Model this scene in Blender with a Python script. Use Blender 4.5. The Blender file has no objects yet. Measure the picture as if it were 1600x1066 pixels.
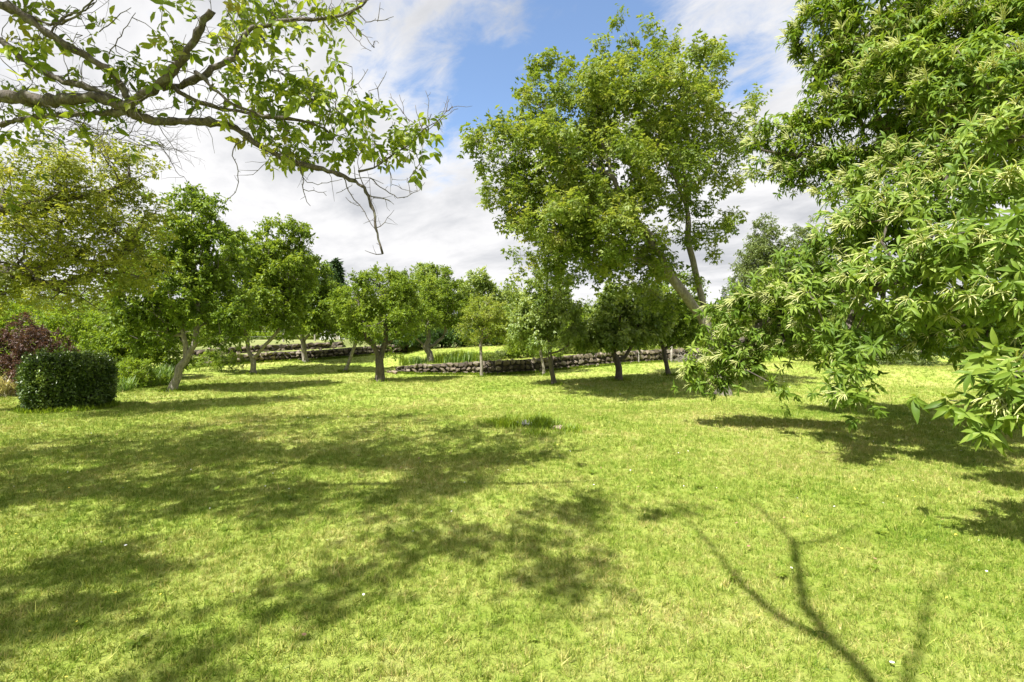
import bpy, bmesh, math, random
import numpy as np
from mathutils import Vector, Matrix

rng = np.random.default_rng(7)
random.seed(7)
SC = bpy.context.scene
COL = SC.collection

# ------------------------------------------------------------------ camera
F = 755.0                       # focal length in pixels of the 1600 px wide photograph
EYE = 1.6
cam_d = bpy.data.cameras.new("camera")
cam_d.sensor_width = 36.0
cam_d.lens = F / 1600.0 * 36.0
cam_d.clip_start = 0.05
cam_d.clip_end = 2000.0
cam = bpy.data.objects.new("camera", cam_d)
cam.location = (0, 0, EYE)
cam.rotation_euler = (math.radians(90), 0, 0)
COL.objects.link(cam)
SC.camera = cam

# ------------------------------------------------------------------ sun, sky, exposure
SUN_EL = math.radians(57)
SUN_AZ = math.radians(46)       # the sun stands behind the camera, this far round to the left
to_sun = Vector((-math.sin(SUN_AZ) * math.cos(SUN_EL), -math.cos(SUN_AZ) * math.cos(SUN_EL), math.sin(SUN_EL)))
SHX = math.sin(SUN_AZ) / math.tan(SUN_EL)      # where the shadow of a point 1 m up falls
SHY = math.cos(SUN_AZ) / math.tan(SUN_EL)
sun_d = bpy.data.lights.new("sun", 'SUN')
sun_d.energy = 4.3
sun_d.angle = math.radians(0.55)
sun_d.color = (1.0, 0.955, 0.88)
sun = bpy.data.objects.new("sun", sun_d)
sun.rotation_euler = to_sun.to_track_quat('Z', 'Y').to_euler()
sun.location = (-20, -20, 40)
COL.objects.link(sun)

SC.view_settings.view_transform = 'Standard'
SC.view_settings.look = 'None'
SC.view_settings.exposure = 1.45
SC.view_settings.gamma = 1.0
SC.view_settings.use_curve_mapping = False
try:
    SC.cycles.max_bounces = 8
    SC.cycles.transmission_bounces = 4
    SC.cycles.diffuse_bounces = 4
except Exception:
    pass


class NT:
    """small helper for building node trees"""
    def __init__(self, tree):
        self.t = tree
        tree.nodes.clear()

    def n(self, typ, **kw):
        nd = self.t.nodes.new(typ)
        for k, v in kw.items():
            if k.startswith('i_'):
                key = k[2:]
                key = int(key) if key.isdigit() else key.replace('_', ' ')
                self.set(nd.inputs[key], v)
            else:
                setattr(nd, k, v)
        return nd

    def set(self, sock, v):
        if isinstance(v, bpy.types.NodeSocket):
            self.t.links.new(v, sock)
        else:
            sock.default_value = v

    def math(self, op, a, b=0.0, c=0.0, clamp=False):
        m = self.t.nodes.new('ShaderNodeMath')
        m.operation = op
        m.use_clamp = clamp
        self.set(m.inputs[0], a)
        self.set(m.inputs[1], b)
        self.set(m.inputs[2], c)
        return m.outputs[0]

    def vmath(self, op, a, b=(0, 0, 0), out=0):
        m = self.t.nodes.new('ShaderNodeVectorMath')
        m.operation = op
        self.set(m.inputs[0], a)
        if op == 'SCALE':
            self.set(m.inputs[3], b)
        else:
            self.set(m.inputs[1], b)
        return m.outputs[out]

    def noise(self, vec, scale, detail=4, rough=0.55, dist=0.0, out=0):
        m = self.t.nodes.new('ShaderNodeTexNoise')
        self.set(m.inputs['Vector'], vec)
        m.inputs['Scale'].default_value = scale
        m.inputs['Detail'].default_value = detail
        m.inputs['Roughness'].default_value = rough
        m.inputs['Distortion'].default_value = dist
        return m.outputs[out]

    def maprange(self, v, a, b, c=0.0, d=1.0, interp='SMOOTHSTEP'):
        m = self.t.nodes.new('ShaderNodeMapRange')
        m.interpolation_type = interp
        self.set(m.inputs[0], v)
        for i, x in enumerate((a, b, c, d)):
            self.set(m.inputs[1 + i], x)
        return m.outputs[0]

    def mix(self, fac, a, b, blend='MIX'):
        m = self.t.nodes.new('ShaderNodeMix')
        m.data_type = 'RGBA'
        m.blend_type = blend
        self.set(m.inputs[0], fac)
        self.set(m.inputs[6], a if isinstance(a, bpy.types.NodeSocket) else tuple(a) + (1,) * (4 - len(a)))
        self.set(m.inputs[7], b if isinstance(b, bpy.types.NodeSocket) else tuple(b) + (1,) * (4 - len(b)))
        return m.outputs[2]

    def ramp(self, fac, stops):
        m = self.t.nodes.new('ShaderNodeValToRGB')
        cr = m.color_ramp
        while len(cr.elements) < len(stops):
            cr.elements.new(0.5)
        for e, (p, c) in zip(cr.elements, stops):
            e.position = p
            e.color = tuple(c) + (1,)
        self.set(m.inputs[0], fac)
        return m.outputs[0]


world = bpy.data.worlds.new("World")
SC.world = world
world.use_nodes = True
w = NT(world.node_tree)
sky = w.n('ShaderNodeTexSky')
sky.sky_type = 'NISHITA'
sky.sun_disc = False
sky.sun_elevation = SUN_EL
sky.sun_rotation = math.radians(180) + SUN_AZ
sky.altitude = 30
sky.air_density = 1.0
sky.dust_density = 0.6
sky.ozone_density = 2.0
tc = w.n('ShaderNodeTexCoord')
dirn = w.vmath('NORMALIZE', tc.outputs['Generated'])
sep = w.n('ShaderNodeSeparateXYZ', i_0=dirn)
zc = w.math('ADD', w.math('MAXIMUM', sep.outputs[2], 0.0), 0.16)
inv = w.math('DIVIDE', 1.0, zc)
flat = w.vmath('SCALE', dirn, inv)
flatv = w.vmath('MULTIPLY', flat, (1, 1, 0.0))
rotn = w.n('ShaderNodeVectorRotate', rotation_type='Z_AXIS', i_Vector=flatv, i_Angle=0.75)
stretched = w.vmath('MULTIPLY', rotn.outputs[0], (0.62, 1.0, 1.0))
n1 = w.noise(stretched, 1.3, 8, 0.56, 0.35)
n2 = w.noise(w.vmath('ADD', stretched, (7.3, 2.1, 0)), 3.4, 7, 0.6, 0.3)
n3 = w.noise(w.vmath('ADD', flatv, (3.3, 9.1, 0)), 0.9, 5, 0.5, 0.2)
n4 = w.noise(w.vmath('ADD', stretched, (1.3, 5.1, 0)), 9.0, 6, 0.65, 0.6)
cov = w.math('ADD', w.math('ADD', w.math('MULTIPLY', n1, 0.50), w.math('MULTIPLY', n2, 0.50)), w.math('MULTIPLY', w.math('SUBTRACT', n4, 0.5), 0.26))


def sky_gap(px, py, r_in, r_out, amt):
    d = Vector(((px - 800) / F, 1.0, (533 - py) / F)).normalized()
    dt = w.vmath('DOT_PRODUCT', dirn, tuple(d), out=1)
    return w.maprange(dt, math.cos(math.radians(r_out)), math.cos(math.radians(r_in)), 0.0, amt)


gaps = None
for g in [(850, 70, 1, 11, 0.24), (770, 150, 0, 6, 0.18), (930, 30, 0, 9, 0.20), (1150, 130, 0, 5, 0.16),
          (1220, 60, 0, 8, 0.12), (1040, 20, 0, 7, 0.08), (375, 335, 0, 5, 0.20), (700, 120, 0, 6, 0.10), (620, 300, 0, 4, 0.08),
          (700, 200, 0, 4, 0.08), (540, 60, 0, 6, 0.06)]:
    s = sky_gap(g[0], g[1], g[2], g[3], g[4] * 0.68)
    gaps = s if gaps is None else w.math('ADD', gaps, s)
lowband = w.maprange(sep.outputs[2], 0.12, 0.42, 0.22, 0.0)
cov2 = w.math('ADD', w.math('SUBTRACT', cov, gaps), lowband)
cfac = w.maprange(cov2, 0.30, 0.50, 0.0, 1.0)
thick = w.maprange(w.math('ADD', w.math('MULTIPLY', n3, 0.6), w.math('MULTIPLY', n2, 0.4)), 0.40, 0.66)
ccol = w.mix(thick, (4.0, 3.97, 4.0), (2.35, 2.42, 2.58))
skyc = w.mix(cfac, sky.outputs[0], ccol)
bg = w.n('ShaderNodeBackground', i_0=skyc, i_1=0.095)
wo = w.n('ShaderNodeOutputWorld', i_0=bg.outputs[0])

# ------------------------------------------------------------------ materials
def new_mat(name):
    m = bpy.data.materials.new(name)
    m.use_nodes = True
    return m, NT(m.node_tree)


def leaf_mat(name, c_dark, c_mid, c_light, trans=0.46, rough=0.45, spec=0.3, extra=None):
    c_dark, c_mid, c_light = [(a * 1.04, b * 1.05, c * 1.10) for a, b, c in (c_dark, c_mid, c_light)]
    m, t = new_mat(name)
    at = t.n('ShaderNodeAttribute', attribute_name='rnd')
    oi = t.n('ShaderNodeObjectInfo')
    geo = t.n('ShaderNodeNewGeometry')
    v = t.math('ADD', at.outputs['Fac'], t.math('MULTIPLY', oi.outputs['Random'], 0.0))
    blot = t.noise(geo.outputs['Position'], 1.4, 3, 0.6)
    v2 = t.math('ADD', t.math('MULTIPLY', v, 0.65), t.math('MULTIPLY', t.maprange(blot, 0.3, 0.7), 0.35))
    stops = [(0.0, c_dark), (0.5, c_mid), (0.92, c_light)]
    if extra:
        stops = [(0.0, c_dark), (0.45, c_mid), (0.78, c_light), (0.97, extra)]
    col = t.ramp(v2, stops)
    fine = t.noise(geo.outputs['Position'], 60, 2, 0.5)
    col = t.mix(t.maprange(fine, 0.3, 0.7, 0.0, 0.25), col, t.mix(1.0, col, (0.7, 0.8, 0.6), 'MULTIPLY'))
    p = t.n('ShaderNodeBsdfPrincipled', i_Base_Color=col, i_Roughness=rough)
    p.inputs['Specular IOR Level'].default_value = spec
    tr = t.n('ShaderNodeBsdfTranslucent', i_Color=t.mix(1.0, col, (1.25, 1.15, 0.55), 'MULTIPLY'))
    mx = t.n('ShaderNodeMixShader', i_0=trans, i_1=p.outputs[0], i_2=tr.outputs[0])
    t.n('ShaderNodeOutputMaterial', i_0=mx.outputs[0])
    return m


def bark_mat(name, c1, c2, lichen=None, scale=9.0, bump=0.6, amt=0.5):
    m, t = new_mat(name)
    geo = t.n('ShaderNodeNewGeometry')
    pos = t.vmath('MULTIPLY', geo.outputs['Position'], (1, 1, 0.28))
    n = t.noise(pos, scale, 6, 0.65, 0.4)
    vo = t.n('ShaderNodeTexVoronoi', i_Vector=pos, i_Scale=scale * 2.6)
    h = t.math('ADD', n, t.math('MULTIPLY', vo.outputs[0], 0.5))
    col = t.ramp(h, [(0.35, c1), (0.95, c2)])
    if lichen:
        ln = t.noise(geo.outputs['Position'], 11, 5, 0.7)
        col = t.mix(t.math('MULTIPLY', t.maprange(ln, 0.50, 0.62), amt), col, lichen)
    bp = t.n('ShaderNodeBump', i_Strength=bump, i_Distance=0.02, i_Height=h)
    p = t.n('ShaderNodeBsdfPrincipled', i_Base_Color=col, i_Roughness=0.85, i_Normal=bp.outputs[0])
    t.n('ShaderNodeOutputMaterial', i_0=p.outputs[0])
    return m


M = {}
M['apple'] = leaf_mat('apple_leaf', (.085, .145, .016), (.185, .27, .032), (.33, .41, .075))
M['cherry'] = leaf_mat('cherry_leaf', (.070, .125, .015), (.165, .25, .030), (.31, .39, .065))
M['cherry_light'] = leaf_mat('cherry_leaf_light', (.08, .14, .016), (.185, .265, .032), (.32, .40, .065))
M['plum'] = leaf_mat('plum_leaf', (.12, .19, .022), (.25, .32, .045), (.40, .42, .09))
M['pale'] = leaf_mat('pale_leaf', (.10, .17, .03), (.23, .31, .07), (.42, .49, .19), spec=0.6)
M['walnut'] = leaf_mat('walnut_leaf', (.068, .115, .018), (.165, .235, .034), (.32, .37, .085), extra=(.36, .33, .09))
M['walnut_far'] = leaf_mat('walnut_leaf_yellowed', (.10, .14, .02), (.23, .27, .038), (.38, .40, .08), extra=(.40, .36, .07))
M['walnut_near'] = leaf_mat('walnut_leaf_near', (.075, .125, .014), (.175, .245, .025), (.32, .38, .055), trans=0.5, extra=(.30, .27, .05))
M['chestnut'] = leaf_mat('chestnut_leaf', (.055, .115, .013), (.150, .235, .026), (.31, .39, .068), trans=0.40, rough=0.5, spec=0.25)
M['catkin'] = leaf_mat('chestnut_catkin', (.46, .50, .19), (.60, .63, .28), (.74, .75, .42), trans=0.4, rough=0.8, spec=0.1)
M['dark'] = leaf_mat('dark_leaf', (.025, .055, .012), (.05, .10, .018), (.10, .18, .03), trans=0.25)  # dark foliage; also carries painted shade on the hedge and under the chestnut
M['yew'] = leaf_mat('clipped_leaf', (.028, .055, .012), (.070, .12, .018), (.24, .32, .055), trans=0.2, rough=0.35, spec=0.5)
M['conifer'] = leaf_mat('conifer_needle', (.018, .04, .016), (.035, .07, .025), (.06, .10, .04), trans=0.1, rough=0.7)
M['purple'] = leaf_mat('purple_leaf', (.045, .022, .020), (.095, .050, .040), (.18, .105, .080), trans=0.3)
M['willow'] = leaf_mat('grey_green_leaf', (.075, .11, .035), (.15, .20, .06), (.25, .30, .10), trans=0.3)
M['bright'] = leaf_mat('bright_shrub_leaf', (.10, .17, .014), (.21, .31, .03), (.35, .44, .05))
M['hazel'] = leaf_mat('field_tree_leaf', (.085, .13, .024), (.175, .24, .04), (.30, .36, .075))
M['strap'] = leaf_mat('strap_leaf', (.07, .14, .02), (.15, .25, .05), (.30, .38, .12), trans=0.35)
M['straw'] = leaf_mat('straw_blade', (.26, .24, .12), (.42, .38, .22), (.60, .56, .36), trans=0.3)
M['bark_walnut'] = bark_mat('walnut_bark', (.018, .014, .011), (.105, .086, .068), (.17, .175, .12), 15, 1.0, 0.55)
M['bark_pale'] = bark_mat('pale_bark', (.085, .075, .062), (.27, .245, .205), (.34, .335, .26), 9, 0.8, 0.5)
M['bark_dark'] = bark_mat('dark_bark', (.030, .024, .019), (.115, .095, .075), (.16, .15, .10), 9, 0.7, 0.3)
M['bark_mid'] = bark_mat('grey_bark', (.09, .08, .065), (.25, .22, .18), (.30, .30, .22), 9, 0.6, 0.4)
M['twig'] = bark_mat('twig_bark', (.035, .028, .022), (.12, .10, .08), (.22, .22, .15), 20, 0.3, 0.3)


def stone_mat():
    m, t = new_mat('wall_stone')
    geo = t.n('ShaderNodeNewGeometry')
    oi = t.n('ShaderNodeObjectInfo')
    n = t.noise(geo.outputs['Position'], 14, 6, 0.7)
    base = t.ramp(oi.outputs['Random'], [(0, (.070, .056, .042)), (0.35, (.125, .10, .072)), (0.7, (.20, .165, .12)), (1.0, (.29, .25, .20))])
    col = t.mix(t.maprange(n, 0.35, 0.7, 0.0, 0.6), base, t.mix(1.0, base, (0.45, 0.42, 0.36), 'MULTIPLY'))
    moss = t.noise(geo.outputs['Position'], 3.2, 4, 0.7)
    col = t.mix(t.maprange(moss, 0.58, 0.72, 0, 0.5), col, (.09, .11, .03))
    bp = t.n('ShaderNodeBump', i_Strength=0.6, i_Distance=0.02, i_Height=n)
    p = t.n('ShaderNodeBsdfPrincipled', i_Base_Color=col, i_Roughness=0.9, i_Normal=bp.outputs[0])
    t.n('ShaderNodeOutputMaterial', i_0=p.outputs[0])
    return m


def plain_mat(name, c1, c2, scale=8, rough=0.9, bump=0.3):
    m, t = new_mat(name)
    geo = t.n('ShaderNodeNewGeometry')
    n = t.noise(geo.outputs['Position'], scale, 6, 0.65)
    col = t.ramp(n, [(0.3, c1), (0.7, c2)])
    bp = t.n('ShaderNodeBump', i_Strength=bump, i_Distance=0.01, i_Height=n)
    p = t.n('ShaderNodeBsdfPrincipled', i_Base_Color=col, i_Roughness=rough, i_Normal=bp.outputs[0])
    t.n('ShaderNodeOutputMaterial', i_0=p.outputs[0])
    return m


def turf_color(t, pos, rnd=None):
    """lawn colour from the place on the ground: lush and dry patches, clover, moss"""
    big = t.noise(pos, 0.33, 5, 0.6, 0.5)
    mid = t.noise(t.vmath('ADD', pos, (11, 5, 0)), 1.5, 5, 0.65, 0.4)
    small = t.noise(t.vmath('ADD', pos, (3, 17, 0)), 7.0, 4, 0.7, 0.3)
    v = t.math('ADD', t.math('ADD', t.math('MULTIPLY', big, 0.45), t.math('MULTIPLY', mid, 0.35)), t.math('MULTIPLY', small, 0.30))
    if rnd is not None:
        v = t.math('ADD', v, t.math('MULTIPLY', t.math('SUBTRACT', rnd, 0.5), 0.22))
    col = t.ramp(v, [(0.31, (.100, .205, .012)), (0.43, (.210, .300, .034)), (0.56, (.315, .370, .078)), (0.68, (.420, .415, .145)), (0.77, (.43, .38, .17))])
    return col


def turf_ground():
    m, t = new_mat('lawn_turf')
    geo = t.n('ShaderNodeNewGeometry')
    pos = geo.outputs['Position']
    col = turf_color(t, pos)
    f = t.noise(pos, 45, 5, 0.75)
    f2 = t.noise(pos, 160, 3, 0.7)
    hh = t.math('ADD', t.math('MULTIPLY', f, 0.6), t.math('MULTIPLY', f2, 0.4))
    soil = t.mix(t.maprange(hh, 0.36, 0.52), t.mix(1.0, col, (0.42, 0.50, 0.40), 'MULTIPLY'), col)
    at = t.n('ShaderNodeAttribute', attribute_name='field')
    fn = t.noise(pos, 0.6, 4, 0.6)
    fieldc = t.ramp(fn, [(0.3, (.14, .18, .05)), (0.7, (.26, .27, .11))])
    colf = t.mix(at.outputs['Fac'], soil, fieldc)
    bp = t.n('ShaderNodeBump', i_Strength=0.9, i_Distance=0.03, i_Height=hh)
    p = t.n('ShaderNodeBsdfPrincipled', i_Base_Color=colf, i_Roughness=0.9, i_Normal=bp.outputs[0])
    p.inputs['Specular IOR Level'].default_value = 0.15
    t.n('ShaderNodeOutputMaterial', i_0=p.outputs[0])
    return m


def blade_mat():
    m, t = new_mat('grass_blade')
    geo = t.n('ShaderNodeNewGeometry')
    oi = t.n('ShaderNodeObjectInfo')
    pos = t.vmath('MULTIPLY', geo.outputs['Position'], (1, 1, 0))
    col = turf_color(t, pos, oi.outputs['Random'])
    tn = t.n('ShaderNodeAttribute', attribute_name='tone')
    col = t.mix(1.0, col, t.ramp(tn.outputs['Fac'], [(0.0, (.42, .60, .36)), (0.45, (1.0, 1.08, .85)), (0.8, (1.45, 1.38, 1.35)), (1.0, (1.75, 1.5, 2.2))]), 'MULTIPLY')
    p = t.n('ShaderNodeBsdfPrincipled', i_Base_Color=col, i_Roughness=0.5)
    p.inputs['Specular IOR Level'].default_value = 0.3
    tr = t.n('ShaderNodeBsdfTranslucent', i_Color=t.mix(1.0, col, (1.2, 1.15, 0.6), 'MULTIPLY'))
    mx = t.n('ShaderNodeMixShader', i_0=0.4, i_1=p.outputs[0], i_2=tr.outputs[0])
    t.n('ShaderNodeOutputMaterial', i_0=mx.outputs[0])
    return m


M['stone'] = stone_mat()
M['mortar'] = plain_mat('wall_mortar', (.025, .02, .015), (.055, .046, .034), 12)
M['turf'] = turf_ground()
M['blade'] = blade_mat()
M['wood_pale'] = plain_mat('weathered_post_wood', (.22, .20, .17), (.42, .39, .34), 10)
M['white_paint'] = plain_mat('white_painted_wood', (.55, .55, .52), (.72, .72, .70), 6, 0.6)
M['wire'] = plain_mat('galvanised_wire', (.20, .20, .20), (.34, .34, .34), 8, 0.5)
M['rock_pink'] = plain_mat('buff_rock', (.20, .15, .11), (.34, .27, .21), 12, 0.9, 0.6)
M['rock_grey'] = plain_mat('grey_rock', (.10, .105, .095), (.22, .225, .205), 12, 0.9, 0.6)
M['petal'] = plain_mat('white_petal', (.75, .75, .72), (.85, .85, .82), 5)
M['yellow'] = plain_mat('yellow_petal', (.72, .58, .06), (.80, .68, .10), 5)
M['dry_leaf'] = plain_mat('dry_leaf', (.16, .09, .05), (.34, .22, .12), 9)
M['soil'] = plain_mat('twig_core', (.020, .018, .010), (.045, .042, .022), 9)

# ------------------------------------------------------------------ object helpers
def mesh_np(name, verts, faces_list, mat=None, smooth=False, rnd=None):
    """faces_list: arrays of shape (n,3) or (n,4)"""
    me = bpy.data.meshes.new(name)
    verts = np.asarray(verts, dtype=np.float32)
    loops, starts, tot = [], [], 0
    for f in faces_list:
        f = np.asarray(f, dtype=np.int32)
        if len(f) == 0:
            continue
        k = f.shape[1]
        loops.append(f.ravel())
        starts.append(tot + np.arange(len(f)) * k)
        tot += len(f) * k
    loops = np.concatenate(loops)
    starts = np.concatenate(starts)
    me.vertices.add(len(verts))
    me.vertices.foreach_set('co', verts.ravel())
    me.loops.add(len(loops))
    me.loops.foreach_set('vertex_index', loops)
    me.polygons.add(len(starts))
    me.polygons.foreach_set('loop_start', starts.astype(np.int32))
    if smooth:
        me.polygons.foreach_set('use_smooth', np.ones(len(starts), dtype=bool))
    if rnd is not None:
        a = me.attributes.new('rnd', 'FLOAT', 'POINT')
        a.data.foreach_set('value', np.asarray(rnd, dtype=np.float32))
    me.update(calc_edges=True)
    me.validate()
    if mat:
        me.materials.append(mat)
    return me


def link(name, data, parent=None, loc=(0, 0, 0), kind=None):
    o = bpy.data.objects.new(name, data)
    o.location = loc
    COL.objects.link(o)
    if parent is not None:
        o.parent = parent
    if kind:
        o['kind'] = kind
    return o


def tag(o, label, cat, group=None):
    o['label'] = label
    o['category'] = cat
    if group:
        o['group'] = group
    return o


def thing(name, label, cat, loc, group=None):
    o = link(name, None, None, loc)
    o.empty_display_size = 0.3
    return tag(o, label, cat, group)


def P(px, py, Y):
    """world point seen at a pixel of the photograph, Y metres ahead"""
    return np.array([(px - 800) / F * Y, Y, EYE + (533 - py) / F * Y])


def sm(x):
    x = np.clip(x, 0, 1)
    return x * x * (3 - 2 * x)


# ------------------------------------------------------------------ terrain heights
ctrl = []
for px, py, Y in [(265, 612, 15.2), (594, 597, 18.5), (395, 588, 21.5), (478, 570, 26), (545, 580, 22.5), (752, 588, 20.5),
                  (865, 604, 17), (967, 596, 18.5), (1043, 586, 20), (1125, 618, 14.2), (290, 577, 24), (450, 563, 27),
                  (590, 553, 29), (700, 587, 22), (780, 587, 21.5), (640, 587, 22), (880, 577, 23), (967, 569, 24.5), (1043, 566, 26),
                  (1130, 563, 28), (1250, 568, 28), (1400, 578, 27), (1600, 580, 27), (150, 588, 22), (20, 596, 19)]:
    p = P(px, py, Y)
    ctrl.append((p[0], p[1], p[2]))
for x in np.arange(-24, 25, 4.0):
    for y in (-12, -8, -4, 0, 4, 8, 11.5):
        ctrl.append((x, y, 0.0))
for x in np.arange(-60, 61, 12.0):
    for y in (40, 52, 70, 90):
        ctrl.append((x, y, 0.55 if x > 5 else 0.75))
ctrl = np.array(ctrl)


def lawn_h(x, y):
    x = np.atleast_1d(np.asarray(x, float))
    y = np.atleast_1d(np.asarray(y, float))
    num = np.zeros_like(x)
    den = np.zeros_like(x)
    for cx, cy, cz in ctrl:
        s = 2.2 if cy < 35 else 7.0
        wgt = np.exp(-((x - cx) ** 2 + (y - cy) ** 2) / (2 * s * s)) + 1e-7 / (1 + ((x - cx) ** 2 + (y - cy) ** 2) ** 2)
        num += wgt * cz
        den += wgt
    return num / den


# the front retaining wall and the back retaining wall, as depth over x
WA = np.array([[P(px, 0, Y)[0], Y] for px, Y in [(618, 22.6), (640, 22.2), (700, 21.9), (780, 21.5), (830, 21.9), (880, 23.0), (967, 24.5), (1043, 26), (1100, 27.2), (1180, 28.5)]])
WB = np.array([[P(px, 0, Y)[0], Y] for px, Y in [(255, 23.6), (290, 24), (370, 25.3), (450, 27), (520, 28.2), (600, 29.4), (640, 30.2)]])


def wa_h(x):
    return np.interp(x, [WA[0, 0], WA[1, 0] + .2, WA[3, 0], WA[-1, 0]], [0.30, 0.46, 0.66, 0.74])


def wb_h(x):
    return np.interp(x, [WB[0, 0], WB[-1, 0]], [0.55, 0.62])


def height(x, y):
    x = np.atleast_1d(np.asarray(x, float))
    y = np.atleast_1d(np.asarray(y, float))
    z = lawn_h(x, y)
    yw = np.interp(x, WA[:, 0], WA[:, 1])
    fx = sm((x - (WA[0, 0] - 1.2)) / 1.6) * (1 - sm((x - WA[-1, 0]) / 3))
    ra = wa_h(x) * 0.93 * sm((y - yw - 0.06) / 0.22) * fx * (1 - sm((y - 40) / 10))
    yb = np.interp(x, WB[:, 0], WB[:, 1])
    fb = sm((x - (WB[0, 0] - 2)) / 2) * (1 - sm((x - (WB[-1, 0] - 0.2)) / 1.5))
    rb = wb_h(x) * 0.93 * sm((y - yb - 0.06) / 0.22) * fb * (1 - sm((y - 36) / 10))
    rb += 0.42 * sm((y - yb - 1.26) / 0.22) * fb * (1 - sm((x - P(535, 0, 29.5)[0]) / 0.5)) * (1 - sm((y - 36) / 12))
    return z + ra + rb


def H(x, y):
    return float(height(x, y)[0])


# ------------------------------------------------------------------ ground
def axis(segs):
    out = []
    for a, b, st in segs:
        out += list(np.arange(a, b, st))
    out.append(segs[-1][1])
    return np.array(out)


gx = axis([(-900, -100, 80), (-100, -30, 5), (-30, 30, 0.3), (30, 100, 5), (100, 900, 80)])
gy = axis([(-300, -20, 40), (-20, 0, 1.5), (0, 19, 0.4), (19, 34, 0.12), (34, 60, 1.5), (60, 100, 5), (100, 1500, 100)])
GX, GY = np.meshgrid(gx, gy)
fx_, fy_ = GX.ravel(), GY.ravel()
gz = np.zeros_like(fx_)
near = (np.abs(fx_) < 110) & (fy_ > -25) & (fy_ < 110)
gz[near] = height(fx_[near], fy_[near])
gz[~near] = np.where(fy_[~near] > 60, 1.0, 0.0)
gz += 0.018 * np.sin(fx_ * 1.1 + 0.7 * np.sin(fy_ * 0.9)) * np.sin(fy_ * 0.8 + 1.3) * near
nx, ny = len(gx), len(gy)
ii = (np.arange(ny - 1)[:, None] * nx + np.arange(nx - 1)[None, :]).ravel()
gm = mesh_np('lawn', np.stack([fx_, fy_, gz], 1), [np.stack([ii, ii + 1, ii + nx + 1, ii + nx], 1)], M['turf'], True)
fa = gm.attributes.new('field', 'FLOAT', 'POINT')
ybn = np.interp(fx_, WB[:, 0], WB[:, 1])
fieldw = np.maximum(sm((fy_ - 33) / 3), sm((fy_ - ybn - 0.2) / 0.4) * (fx_ < WB[-1, 0]) * (fx_ > WB[0, 0] - 1))
fa.data.foreach_set('value', fieldw.astype(np.float32))
link('lawn', gm, kind='structure')


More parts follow.
